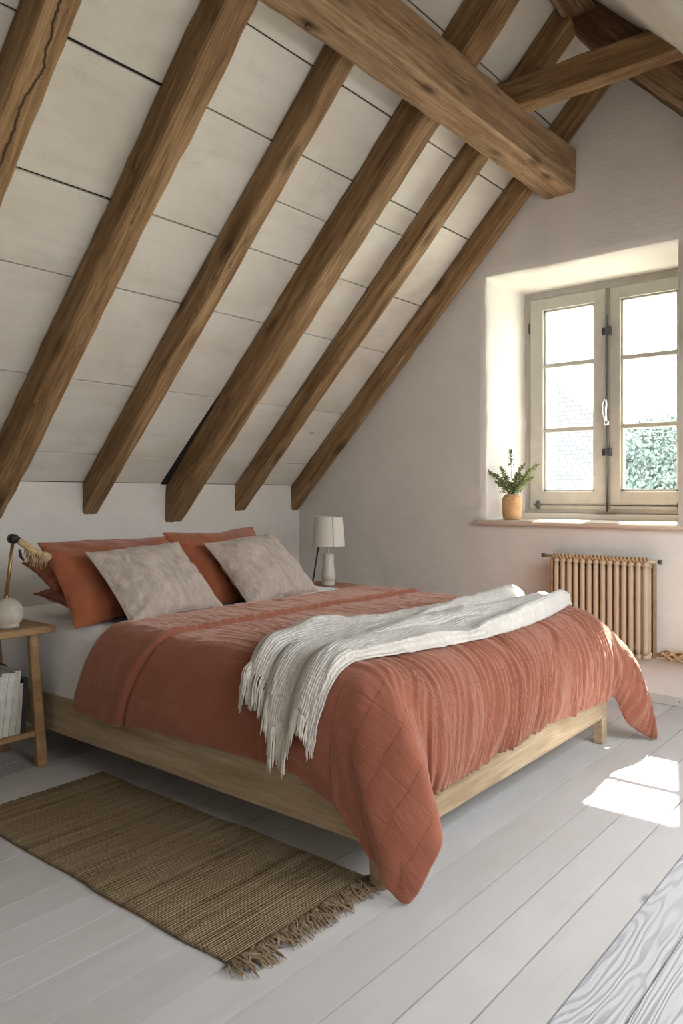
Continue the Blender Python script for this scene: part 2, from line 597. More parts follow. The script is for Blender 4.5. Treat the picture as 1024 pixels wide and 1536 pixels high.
def beam(name, A, B, w, h, mat, up=(0, 0, 1), rough=0.006, seed=0, parent=None, cutA=None, cutB=None, seg=0.05, round_=0.012, low=1.5):
    """Squared timber from A to B (centre line); local X runs along it. cutA/cutB = ((point),(normal)) end planes."""
    A, B = Vector(A), Vector(B)
    x = (B - A).normalized()
    y = Vector(up).cross(x).normalized()
    z = x.cross(y)
    L = (B - A).length
    n = max(4, int(L / seg))
    hw, hh, c = w / 2, h / 2, round_
    sec = []
    corners = [(-hw, -hh), (hw, -hh), (hw, hh), (-hw, hh)]
    for k in range(4):
        a, b = Vector(corners[k]), Vector(corners[(k + 1) % 4])
        d = (b - a).normalized()
        ln = (b - a).length
        m = 5
        for j in range(m + 1):
            t = c + (ln - 2 * c) * j / m
            sec.append(a + d * t)
    ns = len(sec)
    M = Matrix((x, y, z)).transposed().to_4x4()
    M.translation = A
    Mi = M.inverted()
    vs_, fs = [], []
    for i in range(n + 1):
        for q in sec:
            base = A + y * q.x + z * q.y
            t = L * i / n
            if cutA or cutB:
                t0, t1 = 0.0, L
                if cutA:
                    pn = Vector(cutA[1])
                    t0 = (Vector(cutA[0]) - base).dot(pn) / x.dot(pn)
                if cutB:
                    pn = Vector(cutB[1])
                    t1 = (Vector(cutB[0]) - base).dot(pn) / x.dot(pn)
                t = t0 + (t1 - t0) * i / n
            p = base + x * t
            nx = mnoise.noise(Vector((t * low, q.x * 3 + seed * 7.3, q.y * 3))) * 1.0 + 0.45 * mnoise.noise(Vector((t * 9, q.x * 30 + seed, q.y * 30)))
            rad = (y * q.x / hw + z * q.y / hh)
            off = rad * nx * rough
            if 0 < i < n or not (cutA or cutB):
                p = p + off
            else:
                p = p + off - x * off.dot(x)
            vs_.append(Mi @ p)
    for i in range(n):
        for k in range(ns):
            k2 = (k + 1) % ns
            fs.append((i * ns + k, i * ns + k2, (i + 1) * ns + k2, (i + 1) * ns + k))
    fs.append(tuple(range(ns - 1, -1, -1)))
    fs.append(tuple(range(n * ns, (n + 1) * ns)))
    o = link(name, vs_, fs, mat, parent, True, M)
    o.data.set_sharp_from_angle(angle=math.radians(28))
    o.data.polygons[len(fs) - 1].use_smooth = False
    o.data.polygons[len(fs) - 2].use_smooth = False
    return o


# numpy value noise -------------------------------------------------
def _h(ix, iy, seed):
    n = (ix.astype(np.int64) * 374761393 + iy.astype(np.int64) * 668265263 + seed * 1274126177) & 0x7fffffff
    n = ((n ^ (n >> 13)) * 1274126177) & 0x7fffffff
    n = n ^ (n >> 16)
    return (n & 0xffff) / 32767.5 - 1


def vn(x, y, seed=0):
    x, y = np.asarray(x, float), np.asarray(y, float)
    ix, iy = np.floor(x), np.floor(y)
    fx, fy = x - ix, y - iy
    fx = fx * fx * fx * (fx * (fx * 6 - 15) + 10)
    fy = fy * fy * fy * (fy * (fy * 6 - 15) + 10)
    a, b = _h(ix, iy, seed), _h(ix + 1, iy, seed)
    c, d = _h(ix, iy + 1, seed), _h(ix + 1, iy + 1, seed)
    return (a * (1 - fx) + b * fx) * (1 - fy) + (c * (1 - fx) + d * fx) * fy


def fbm(x, y, seed=0, o=4, r=0.5):
    s, a = 0, 1.0
    for k in range(o):
        s = s + a * vn(x * 2 ** k, y * 2 ** k, seed + k * 11)
        a *= r
    return s


def sstep(a, b, x):
    t = np.clip((np.asarray(x, float) - a) / (b - a), 0, 1)
    return t * t * (3 - 2 * t)


def grid_faces(nu, nv, flip=False):
    i, j = np.meshgrid(np.arange(nu - 1), np.arange(nv - 1), indexing='ij')
    a = (i * nv + j).ravel()
    q = np.stack([a, a + nv, a + nv + 1, a + 1], 1)
    return q[:, ::-1] if flip else q


def grid_normals(P):
    du = np.gradient(P, axis=0)
    dv = np.gradient(P, axis=1)
    n = np.cross(du, dv)
    return n / (np.linalg.norm(n, axis=2, keepdims=True) + 1e-9)


# ================================================================ THE ROOM
# ---- floor boards along X
fl = MB()
flg = MB()
seams = [-1.3, -1.16, -1.02, -0.88, -0.74, -0.60, -0.46, -0.32, -0.18, -0.04, 0.10, 0.24, 0.37, 0.49, 0.61, 0.747, 0.882, 1.019, 1.15, 1.314, 1.47, 1.62, 1.775, 1.915,
         2.05, 2.18, 2.31, 2.46, 2.60, 2.75, 2.89, 3.04, 3.19, 3.33, 3.48, 3.62, 3.77, 3.91, 4.06, 4.24]
for y0, y1 in zip(seams[:-1], seams[1:]):
    x = XR - 0.1
    while x < XG + 0.04:
        x2 = min(XG + 0.05, x + 6.5 if y1 > 0.2 else x + random.uniform(2.0, 3.6))
        if y1 > 0.0:
            x2 = XG + 0.05
        dz = random.uniform(-0.0012, 0.0)
        (flg if 0.3 < y1 < 0.76 else fl).box((x, y0 + 0.0028, -0.03), (x2 - 0.002, y1 - 0.0028, dz))
        x = x2
o = fl.build('floor', m_floor, smooth=False)
tag(o, 'whitewashed wide plank floor', kind='structure')
o = flg.build('floor', m_floor_g, smooth=False)
tag(o, 'strongly grained greyish floor planks at the near right', kind='structure')
o = MB().box((XR - 0.2, YS - 0.2, -0.12), (XG + 0.7, YH + 0.2, -0.032)).build('floor', m_dark)
tag(o, 'dark sub floor under the planks', kind='structure')

# ---- ceiling over the bed: boards along X
sy = [4.20, 4.04, 3.675, 3.27, 2.98, 2.60, 2.34, 2.02, 1.70, 1.628]
cm = MB()
nrm = Vector((0, SL, 1)).normalized()


def board(mb, y0, y1, x0, x1, zf, nv, gap=0.002, th=0.02, bow=0.0):
    """board lying on the slope between y0>y1; underside on the slope, corners slightly rounded"""
    a = Vector((0, y0 - gap, zf(y0 - gap)))
    b = Vector((0, y1 + gap, zf(y1 + gap)))
    t = (b - a).normalized()
    r = 0.003
    prof = [a + nv * r, a + t * r, b - t * r, b + nv * r, b + nv * th, a + nv * th]
    v = [(x0, p.y, p.z) for p in prof] + [(x1, p.y, p.z) for p in prof]
    f = [(i, (i + 1) % 6, 6 + (i + 1) % 6, 6 + i) for i in range(6)] + [(5, 4, 3, 2, 1, 0), (6, 7, 8, 9, 10, 11)]
    mb.add(v, f)


bays = [(XR - 0.05, -1.2), (-1.2, -0.52), (-0.52, 0.12), (0.12, 0.77), (0.77, 1.41), (1.41, 2.07), (2.07, 2.70), (2.70, 3.33), (3.33, 3.95), (3.95, XG + 0.02)]
for bi, (x0, x1) in enumerate(bays):
    ys = list(sy)
    if bi in (7, 8):
        ys.insert(5, 2.78 if bi == 7 else 2.71)
    if bi == 6:
        ys.insert(7, 2.17)
    if bi < 4:
        ys = [y + (0.05 if 1.7 < y < 4.1 else 0) for y in ys]
    for a_, b_ in zip(ys[:-1], ys[1:]):
        g = random.choice([0.0015, 0.0025, 0.002])
        if bi == 5 and abs(a_ - 2.98) < 0.01:
            g = 0.006
        board(cm, a_, b_, x0, x1, zc, nrm, g)
o = cm.build('ceiling', m_ceil, smooth=False)
tag(o, 'sloped off-white board ceiling between the rafters', kind='structure')


def slab(name, y0, z0, y1, z1, x0, x1, nv, t0, t1, mat, holes=()):
    mb = MB()
    xs = sorted({x0, x1} | {h[0] for h in holes} | {h[1] for h in holes})
    ys_ = sorted({y0, y1} | {h[2] for h in holes} | {h[3] for h in holes})

    def zz(y):
        return z0 + (z1 - z0) * (y - y0) / (y1 - y0)
    for xa, xb in zip(xs[:-1], xs[1:]):
        for ya, yb in zip(ys_[:-1], ys_[1:]):
            cx, cy = (xa + xb) / 2, (ya + yb) / 2
            if any(h[0] < cx < h[1] and h[2] < cy < h[3] for h in holes):
                continue
            v = []
            for x in (xa, xb):
                for y, t in ((ya, t0), (yb, t0), (yb, t1), (ya, t1)):
                    v.append((x, y + nv.y * t, zz(y) + nv.z * t))
            mb.add(v, [(0, 1, 2, 3), (7, 6, 5, 4), (0, 4, 5, 1), (1, 5, 6, 2), (2, 6, 7, 3), (3, 7, 4, 0)])
    o = mb.build(name, mat)
    return o


nvo = Vector((0, -1.05, 1)).normalized()
o = slab('ceiling', RY, RZ + 0.03, YH + 0.3, zc(YH + 0.3) + 0.03, XR - 0.2, XG + 0.65, nrm, 0.0, 0.1, m_dark)
tag(o, 'roof layer above the boards', kind='structure')
FILL_HOLES = ((0.7, 1.75, -0.90, -0.20), (2.15, 3.85, -0.98, -0.05))  # unseen roof openings, added to let fill light into the room
o = slab('ceiling', YS - 0.15, zo(YS - 0.15), RY, RZ, XR - 0.2, XG + 0.0, nvo, 0.0, 0.02, m_ceil, FILL_HOLES)
tag(o, 'off-white board ceiling of the opposite slope', kind='structure')
o = slab('ceiling', YS - 0.15, zo(YS - 0.15) + 0.02, RY, RZ + 0.02, XR - 0.2, XG + 0.65, nvo, 0.01, 0.1, m_dark, FILL_HOLES)
tag(o, 'roof layer of the opposite slope', kind='structure')

# ---- head wall (low knee wall behind the bed), side knee wall, rear wall
o = MB().box((XR - 0.2, YH, -0.03), (XG + 0.65, YH + 0.18, ZK + 0.0)).build('wall_head', m_wall)
tag(o, 'low white plaster knee wall behind the bed', kind='structure')
o = MB().box((XR - 0.2, YS - 0.18, -0.03), (XG + 0.65, YS, zo(YS) + 0.02)).build('wall_side', m_wall)
tag(o, 'low white plaster wall on the near side', kind='structure')
rw = MB().box((XR - 0.2, YS - 0.1, -0.03), (XR, YH + 0.1, 4.0))
o = rw.build('wall_rear', m_wall)
tag(o, 'white plaster wall behind the viewer', kind='structure')

# ---- gable wall with deep window niche
WY0, WY1, WZ0, WZ1 = 1.29, 2.52, 1.02, 2.655
XO = 5.27                      # outer face


def axis(a, b, holes, step):
    pts = [a] + list(holes) + [b]
    out = []
    for p, q in zip(pts[:-1], pts[1:]):
        n = max(1, int(round((q - p) / step)))
        out += [p + (q - p) * i / n for i in range(n)]
    return out + [b]


gy = axis(YS - 0.1, YH + 0.1, (WY0, WY1), 0.055)
gz = axis(-0.03, 4.1, (WZ0, WZ1), 0.055)
gv, gf = [], []
ny_, nz_ = len(gy), len(gz)


def wob(y, z, s=0.008):
    return s * (mnoise.noise(Vector((y * 1.6, z * 1.6, 3.3))) + 0.4 * mnoise.noise(Vector((y * 6, z * 6, 1.3))))


def top_limit(y):
    return min(zc(y), zo(y)) + 0.06


for y in gy:
    for z in gz:
        zt = min(z, top_limit(y))
        yy, zz_ = y, zt
        if abs(y - WY1) < 1e-6 and WZ0 <= z <= WZ1:      # softly uneven niche edge
            yy = y + 0.010 * mnoise.noise(Vector((z * 5, 2.2, 0))) + 0.004 * mnoise.noise(Vector((z * 20, 4.2, 0)))
        gv.append((XG + wob(y, z) * min(1, abs(YH - y) * 4), yy, zz_))
for i in range(ny_ - 1):
    for j in range(nz_ - 1):
        cy, cz = (gy[i] + gy[i + 1]) / 2, (gz[j] + gz[j + 1]) / 2
        if WY0 < cy < WY1 and WZ0 < cz < WZ1:
            continue
        if gz[j] >= max(top_limit(gy[i]), top_limit(gy[i + 1])):
            continue
        a = i * nz_ + j
        gf.append((a, a + 1, a + nz_ + 1, a + nz_))
# niche sides
iy0, iy1 = gy.index(WY0), gy.index(WY1)
jz0, jz1 = gz.index(WZ0), gz.index(WZ1)
loop = [iy0 * nz_ + j for j in range(jz0, jz1 + 1)] + [i * nz_ + jz1 for i in range(iy0 + 1, iy1 + 1)] + \
       [iy1 * nz_ + j for j in range(jz1 - 1, jz0 - 1, -1)] + [i * nz_ + jz0 for i in range(iy1 - 1, iy0, -1)]
prev = loop
NS = 10
for k in range(NS + 1):
    t = k / NS
    cur = []
    for q in loop:
        x, y, z = gv[q]
        s = 0.007 * mnoise.noise(Vector((t * 3 + 5, y * 4, z * 4))) * (1 - t)
        rr = 0.010 * (1 if k == 0 else 0)
        cyy = y + (rr if y <= WY0 + 0.02 else (-rr if y >= WY1 - 0.02 else 0)) * (-1) * 0
        cur.append(len(gv))
        X = XG + 0.004 + (XO - XG) * t if k else x + 0.012
        sh = 0.006 if k == 0 else 0.009
        dy = sh if y < WY0 + 0.02 else (-sh if y > WY1 - 0.02 else 0)
        dz = sh if z < WZ0 + 1e-4 else (-sh if z > WZ1 - 1e-4 else 0)
        gv.append((X, y + dy + s * (1 if abs(dy) > 0 else 0), z + dz + s * (1 if abs(dz) > 0 else 0)))
    for a in range(len(loop)):
        b = (a + 1) % len(loop)
        gf.append((prev[a], prev[b], cur[b], cur[a]))
    prev = cur
# outer face strips
mbg = MB()
mbg.v, mbg.f = list(gv), list(gf)
for y0, y1, z0, z1 in ((YS - 0.1, WY0 + 0.01, 0, 3.2), (WY1 - 0.01, YH + 0.1, 0, 3.2), (WY0, WY1, 0, WZ0 + 0.01), (WY0, WY1, WZ1 - 0.01, 3.2), (0.4, 2.8, 3.2, 3.8)):
    mbg.box((XO, y0, z0 - 0.03), (XO + 0.03, y1, z1))
o = mbg.build('wall_gable', m_wall, smooth=True)
tag(o, 'grey-white plaster gable wall with a deep window niche', kind='structure')

# ---- baseboard along the gable wall
o = MB().box((XG - 0.018, YS, 0.0), (XG + 0.002, 4.15, 0.05), 0.003).build('baseboard_gable', m_base)
tag(o, 'low pale baseboard strip', kind='structure')
nails = MB()
for k in range(14):
    y = 0.2 + k * 0.27
    nails.lathe([(0.0001, 0), (0.004, 0), (0.004, 0.002), (0.0001, 0.003)], (0, 0, 0), 10)
    nails.v[-40:] = [(XG - 0.018 - v[2], y + v[0], 0.028 + v[1]) for v in nails.v[-40:]]
nails.build('nail', m_iron, o)
o = MB().box((XR, YH - 0.015, 0.0), (XG - 0.02, YH + 0.002, 0.05), 0.003).build('baseboard_head', m_base)
tag(o, 'low pale baseboard strip behind the bed', kind='structure')

# ---- unseen overhang outside, added to limit the sun over the window
o = MB().box((XO + 0.03, 0.3, 3.15), (XO + 0.45, 3.4, 3.3), 0.01).build('added_overhang_1', m_base)
tag(o, 'added unseen overhang limiting the sun above the window', kind='structure')

# ================================================================ WINDOW
XW = 5.20
win = empty('window_1', (XW, 1.905, WZ0))
tag(win, 'grey painted two-leaf casement window in the niche', kind='structure')


def wl(mb):                     # to window-local
    mb.v = [(x - XW, y - 1.905, z - WZ0) for x, y, z in mb.v]
    return mb


mb = MB()
mb.box((XW - 0.03, WY0 - 0.0, WZ0 + 0.045), (XW + 0.04, WY0 + 0.065, WZ1), 0.003)
mb.box((XW - 0.03, WY1 - 0.065, WZ0 + 0.045), (XW + 0.04, WY1, WZ1), 0.003)
mb.box((XW - 0.031, WY0 + 0.06, WZ1 - 0.072), (XW + 0.04, WY1 - 0.06, WZ1), 0.003)
mb.box((XW - 0.031, WY0 + 0.06, WZ0 + 0.045), (XW + 0.04, WY1 - 0.06, WZ0 + 0.085), 0.003)
wl(mb).build('frame', m_frame, win)
mb = MB().box((XW - 0.075, WY0, WZ0 + 0.004), (XW + 0.05, WY1, WZ0 + 0.05), 0.006)
wl(mb).build('bottom_board', m_white, win)
for (y0, y1, g0, g1) in ((1.905, 2.460, 1.992, 2.362), (1.350, 1.905, 1.448, 1.815)):
    mb = MB()
    zb, zt, gb, gt = 1.10, 2.590, 1.222, 2.508
    xa, xb = XW - 0.055, XW - 0.008
    mb.box((xa, y0 + 0.002, zb), (xb, g0, zt), 0.003)
    mb.box((xa, g1, zb), (xb, y1 - 0.002, zt), 0.003)
    mb.box((xa + 0.0005, g0 - 0.002, zb), (xb, g1 + 0.002, gb), 0.003)
    mb.box((xa + 0.0005, g0 - 0.002, gt), (xb, g1 + 0.002, zt), 0.003)
    # inner moulding step
    for a, b in (((g0 - 0.001, gb), (g0 + 0.014, gt)), ((g1 - 0.014, gb), (g1 + 0.001, gt)), ((g0, gb), (g1, gb + 0.014)), ((g0, gt - 0.014), (g1, gt))):
        mb.box((xa + 0.018, a[0], a[1]), (xb + 0.012, b[0], b[1]), 0.002)
    sash = wl(mb).build('sash', m_frame, win)
    mb = MB()
    for z in (1.655, 2.112):
        mb.box((xa + 0.010, g0, z - 0.016), (xb + 0.004, g1, z + 0.016), 0.004)
    wl(mb).build('glazing_bar', m_frame, sash)
    mb = MB().box((XW - 0.022, g0 + 0.004, gb + 0.004), (XW - 0.018, g1 - 0.004, gt - 0.004))
    wl(mb).build('glass_pane', m_glass, sash)
# cover strip, espagnolette
mb = MB().box((XW - 0.072, 1.884, 1.098), (XW - 0.054, 1.908, 2.586), 0.003)
wl(mb).build('cover_strip', m_strip, win)
mb = MB()
mb.tube([(XW - 0.080, 1.893, 1.085), (XW - 0.080, 1.893, 2.40)], 0.007, 10)
rod = wl(mb).build('espagnolette_rod', m_iron, win, True)
mb = MB()
for z in (2.30, 1.485):
    mb.box((XW - 0.090, 1.868, z - 0.028), (XW - 0.058, 1.905, z + 0.028), 0.003)
    mb.box((XW - 0.066, 1.915, z - 0.024), (XW - 0.054, 1.935, z + 0.024), 0.003)
wl(mb).build('latch_bracket', m_iron, rod)
mb = MB()
hp = [(XW - 0.082, 1.893, 1.69), (XW - 0.105, 1.893, 1.70), (XW - 0.125, 1.892, 1.74), (XW - 0.128, 1.890, 1.80), (XW - 0.118, 1.888, 1.84)]
mb.tube(hp, [0.010, 0.011, 0.013, 0.016, 0.008], 12)
mb.lathe([(0.002, 0), (0.016, 0.004), (0.019, 0.02), (0.014, 0.035), (0.002, 0.04)], (XW - 0.085, 1.893, 1.66), 14)
wl(mb).build('handle', m_steel, rod, True)
mb = MB().tube([(XW - 0.066, WY1 - 0.09, 1.128), (XW - 0.066, WY0 + 0.03, 1.128)], 0.0035, 8)
hr = wl(mb).build('stay_rod', m_iron, win, True)
for y in (2.395, 1.435):
    mb = MB()
    vs0 = [(0.0001, -0.006), (0.018, -0.006), (0.022, 0.0), (0.018, 0.006), (0.0001, 0.006)]
    mb.lathe(vs0, (0, 0, 0), 16)
    mb.v = [(XW - 0.064 + v[2], y + v[0] * 0.75, 1.13 + v[1] * 1.5) for v in mb.v]
    wl(mb).build('rosette', m_iron, hr, True)
mb = MB()
mb.box((XW - 0.040, 2.462, 2.36), (XW - 0.028, 2.482, 2.43), 0.003)
mb.tube([(XW - 0.045, 2.466, 2.355), (XW - 0.045, 2.466, 2.435)], 0.007, 8)
wl(mb).build('hinge', m_iron, win)
mb = MB()
mb.box((XW - 0.09, 1.83, WZ0 + 0.050), (XW - 0.062, 1.97, WZ0 + 0.056), 0.002)
wl(mb).build('threshold_plate', m_strip, win)
# sill board
o = beam('window_sill', (XG + 0.275, 1.16, WZ0 - 0.006), (XG + 0.275, 2.575, WZ0 - 0.006), 0.63, 0.034, m_sill, rough=0.0015, seed=3, round_=0.010)
tag(o, 'pale wooden window sill board running along the niche under the window', 'window sill')

# ================================================================ TIMBERS
RAF = [(-1.92, 0.13, 0.14), (-1.25, 0.12, 0.14), (-0.58, 0.13, 0.14), (0.06, 0.13, 0.14), (0.71, 0.13, 0.14),
       (1.375, 0.13, 0.145), (2.0, 0.14, 0.15), (2.645, 0.105, 0.135), (3.262, 0.15, 0.185), (3.895, 0.115, 0.135), (4.505, 0.085, 0.14)]
RLAB = {5: 'thick cracked oak rafter cut by the top left corner of the photo',
        6: 'long thick oak rafter leaving the photo low at its left edge',
        7: 'slim oak rafter ending on the knee wall directly above the left rust pillow',
        8: 'thickest oak rafter, painted shadow gap along its left side, ending above the right rust pillow',
        9: 'slim oak rafter ending on the knee wall above the right linen cushion',
        10: 'narrow oak rafter lying flush against the gable wall above the white table lamp'}
for i, (x, w, dep) in enumerate(RAF):
    if i < 4:
        continue
    cd = dep / 2
    A = Vector((x + w / 2, YH, zc(YH))) - nrm * cd
    B = Vector((x + w / 2, RY, RZ)) - nrm * cd
    rf = 0.010 if i in (5, 6, 8) else 0.006
    o = beam('rafter', A, B, w, dep, m_beam, up=nrm, rough=rf, seed=i * 3 + 1, cutA=((0, YH - 0.0005, 0), (0, 1, 0)), cutB=((0, RY + 0.005, 0), (0, 1, 0)),
             low=1.2, round_=0.010)
    if i == 5:
        o.data.materials.clear()
        o.data.materials.append(m_cracked)
    if i == 8:
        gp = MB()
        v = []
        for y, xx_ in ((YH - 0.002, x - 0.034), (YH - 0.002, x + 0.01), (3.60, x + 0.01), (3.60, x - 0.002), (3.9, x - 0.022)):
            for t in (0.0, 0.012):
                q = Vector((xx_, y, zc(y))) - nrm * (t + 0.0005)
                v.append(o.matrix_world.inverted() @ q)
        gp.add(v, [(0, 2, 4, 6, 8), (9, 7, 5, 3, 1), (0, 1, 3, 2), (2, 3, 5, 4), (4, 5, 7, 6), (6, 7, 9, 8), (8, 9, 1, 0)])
        gp.build('shadow_wedge', m_dark, o)  # dark wedge: painted shade of the gap between rafter and ceiling
    tag(o, RLAB.get(i, 'oak rafter beyond the left edge'), 'rafter', 'oak rafters under the sloped ceiling')
# opposite slope rafters
OL = {1.93: 'oak rafter of the opposite slope beside the added fill-light openings', 3.93: 'rough dark oak timber behind the cross beam in the top right corner',
      4.50: 'dark rough oak rafter against the gable wall at the right edge under the cross beam'}
for x, w, dep in ((1.93, 0.13, 0.14), (3.93, 0.16, 0.16), (4.50, 0.10, 0.13)):
    A = Vector((x + w / 2, RY, RZ)) - nvo * dep / 2
    B = Vector((x + w / 2, YS, zo(YS))) - nvo * dep / 2
    o = beam('rafter', A, B, w, dep, m_log, up=nvo, rough=0.016, seed=int(x * 10), cutA=((0, RY - 0.005, 0), (0, 1, 0)), cutB=((0, YS + 0.0005, 0), (0, 1, 0)))
    tag(o, OL[x], 'rafter', 'oak rafters of the opposite slope')
o = beam('ridge_beam', (XR, RY - 0.028, RZ - 0.125), (XG - 0.004, RY - 0.028, RZ - 0.125), 0.17, 0.08, m_log, rough=0.014, seed=21)
tag(o, 'dark ridge beam at the very top right, where the two slopes meet', 'ridge beam')
o = beam('purlin_beam', (XR + 0.0, 1.995, 3.195), (XG - 0.002, 1.995, 3.195), 0.195, 0.255, m_purlin, rough=0.010, seed=31, round_=0.008, seg=0.04)
tag(o, 'big square hewn oak beam running diagonally across the top of the photo into the gable wall', 'beam')
kn = MB()
for (x, y, r) in ((2.30, 1.8955, 0.016),):
    kn.tube([(x, 2.05, 3.060), (x, 2.05, 3.0655)], r, 14)
    kn.tube([(x, 1.899 - 0.006, 3.19), (x, 1.899, 3.19)], r, 14)
ko = kn.build('peg', m_log, None)
ko.parent = o
ko.matrix_parent_inverse = o.matrix_world.inverted()
o = beam('cross_beam', (3.89, -0.9, 3.385), (3.89, 2.10, 3.385), 0.105, 0.165, m_beam, rough=0.007, seed=44, cutA=((0, -0.68, 0), (0, 1, 0)), cutB=((0, 2.12, 0), (0, 1, 0)))
tag(o, 'level oak cross beam entering from the right edge and resting on the big beam', 'beam')

# ================================================================ BED
BX0, BX1, BY0, BY1 = 1.855, 3.71, 1.37, 3.86
bed = empty('bed_frame', ((BX0 + BX1) / 2, (BY0 + BY1) / 2, 0), label='low oak bed frame carrying the mattress and the rust quilt', cat='bed')
bo = Vector(bed.location)


def bbeam(name, A, B, w, h, seed, **kw):
    o = beam(name, A, B, w, h, m_bed, seed=seed, rough=0.0018, round_=0.006, **kw)
    mw = o.matrix_world.copy()
    o.parent = bed
    o.matrix_local = Matrix.Translation(-bo) @ mw
    return o


bbeam('side_rail', (BX0 + 0.018, BY0 + 0.04, 0.222), (BX0 + 0.018, BY1, 0.222), 0.036, 0.165, 1)
bbeam('side_rail', (BX1 - 0.018, BY0 + 0.04, 0.222), (BX1 - 0.018, BY1, 0.222), 0.036, 0.165, 2)
bbeam('foot_rail', (BX0 + 0.0, BY0 + 0.018, 0.215), (BX1 - 0.055, BY0 + 0.018, 0.215), 0.036, 0.185, 3)
bbeam('head_rail', (BX0 + 0.03, BY1 - 0.02, 0.26), (BX1 - 0.03, BY1 - 0.02, 0.26), 0.036, 0.24, 4)
for k in range(12):
    bbeam('slat', (BX0 + 0.04, BY0 + 0.12 + k * 0.2, 0.25), (BX1 - 0.04, BY0 + 0.12 + k * 0.2, 0.25), 0.09, 0.02, 10 + k, seg=0.4)
# near foot leg: turned, tapered
mb = MB()
mb.lathe([(0.026, 0.0), (0.031, 0.006), (0.034, 0.06), (0.037, 0.14), (0.036, 0.20), (0.030, 0.205)], (BX0 + 0.05 - bo.x, BY0 + 0.035 - bo.y, 0), 24)
o = mb.build('leg', m_bed, bed, True)
for (x, y) in ((BX1 - 0.026, BY0 + 0.027), (BX0 + 0.05, BY1 - 0.05), (BX1 - 0.05, BY1 - 0.05)):
    mb = MB().box((x - 0.028 - bo.x, y - 0.024 - bo.y, 0.0), (x + 0.028 - bo.x, y + 0.024 - bo.y, 0.315), 0.004)
    mb.build('leg', m_bed, bed)

# ---- mattress with sheet: rounded grid box
MX0, MX1, MY0, MY1, MZ0, MZ1 = 1.862, 3.70, 1.41, 3.80, 0.262, 0.625


def rounded_box(a, b, r, nx, ny, nz, disp=None):
    """subdivided box projected to a rounded box"""
    v, f = [], []
    idx = {}

    def vid(p):
        k = (round(p[0], 5), round(p[1], 5), round(p[2], 5))
        if k not in idx:
            idx[k] = len(v)
            q = [min(max(p[i], a[i] + r), b[i] - r) for i in range(3)]
            d = Vector(p) - Vector(q)
            if d.length > 1e-6:
                d = d.normalized()
                w = Vector(q) + d * r
            else:
                w = Vector(p)
            if disp:
                w = w + disp(w, d)
            v.append(w)
        return idx[k]
    n = (nx, ny, nz)
    for ax in range(3):
        u_, w_ = (ax + 1) % 3, (ax + 2) % 3
        for side in (0, 1):
            for i in range(n[u_]):
                for j in range(n[w_]):
                    q = []
                    for di, dj in ((0, 0), (1, 0), (1, 1), (0, 1)):
                        p = [0, 0, 0]
                        p[ax] = b[ax] if side else a[ax]
                        p[u_] = a[u_] + (b[u_] - a[u_]) * (i + di) / n[u_]
                        p[w_] = a[w_] + (b[w_] - a[w_]) * (j + dj) / n[w_]
                        q.append(vid(tuple(p)))
                    f.append(tuple(q if side else q[::-1]))
    return v, f


def mdisp(w, d):
    n = mnoise.noise(Vector((w.y * 2.5 + w.z * 1.5, w.z * 4, w.x * 3))) * 0.010 + mnoise.noise(Vector((w.y * 9 + w.z * 8, w.z * 11, 2))) * 0.0035
    lowb = max(0, 1 - (w.z - MZ0) / 0.10)
    n2 = mnoise.noise(Vector((w.y * 16, w.z * 22, 5))) * 0.005 * lowb
    return d.normalized() * (n + n2) if d.length > 1e-6 else Vector((0, 0, n * 0.5))


v, f = rounded_box((MX0, MY0, MZ0), (MX1, MY1, MZ1), 0.055, 40, 80, 16, mdisp)
o = link('mattress', v, f, m_sheet, smooth=True)
tag(o, 'thick mattress under a loose white sheet, seen between the nightstand and quilt', 'mattress')

# ---- quilt
ZT = 0.655
INX, INY = 0.11, 0.16
AX0, AX1, AY0 = MX0 + INX, 3.60, MY0 + 0.12     # flat area limits: x from 1.97 to 3.60, y from 1.53
QTOP = 2.80
LU, LV = 0.46, 0.50                             # cloth lengths of the drops


def lerp_key(keys, t):
    ks = np.array([k[0] for k in keys])
    out = []
    for c in range(3):
        vals = np.array([k[1][c] for k in keys])
        # smooth (catmull-like) interpolation
        i = np.clip(np.searchsorted(ks, t, side='right') - 1, 0, len(ks) - 2)
        h = ks[i + 1] - ks[i]
        s = (t - ks[i]) / h
        m = np.gradient(vals, ks)
        p0, p1, m0, m1 = vals[i], vals[i + 1], m[i] * h, m[i + 1] * h
        out.append((2 * s ** 3 - 3 * s ** 2 + 1) * p0 + (s ** 3 - 2 * s ** 2 + s) * m0 + (-2 * s ** 3 + 3 * s ** 2) * p1 + (s ** 3 - s ** 2) * m1)
    return np.stack(out, -1)


def stack(*a):
    return np.stack(np.broadcast_arrays(*a), -1)


def shear(y):
    return 0.18 * sstep(1.9, 2.45, y)


def left_ctrl(y):
    hz = 0.282 + 0.028 * sstep(2.5, 1.9, y) * sstep(1.58, 1.75, y) - 0.045 * sstep(1.72, 1.53, y)
    hz = hz + 0.006 * np.sin(y * 9)
    sh = shear(y)
    bul = 0.006 * np.sin(y * 7 + 1) + 0.004 * np.sin(y * 17)
    return (stack(AX0 + 0 * y, y, ZT + 0 * y), stack(1.838 + 0 * y, y, ZT + 0.002 + 0 * y),
            stack(1.800 + bul, y + sh * 0.6, 0.48 + 0 * y), stack(1.826 + bul * 1.5, y + sh, hz))


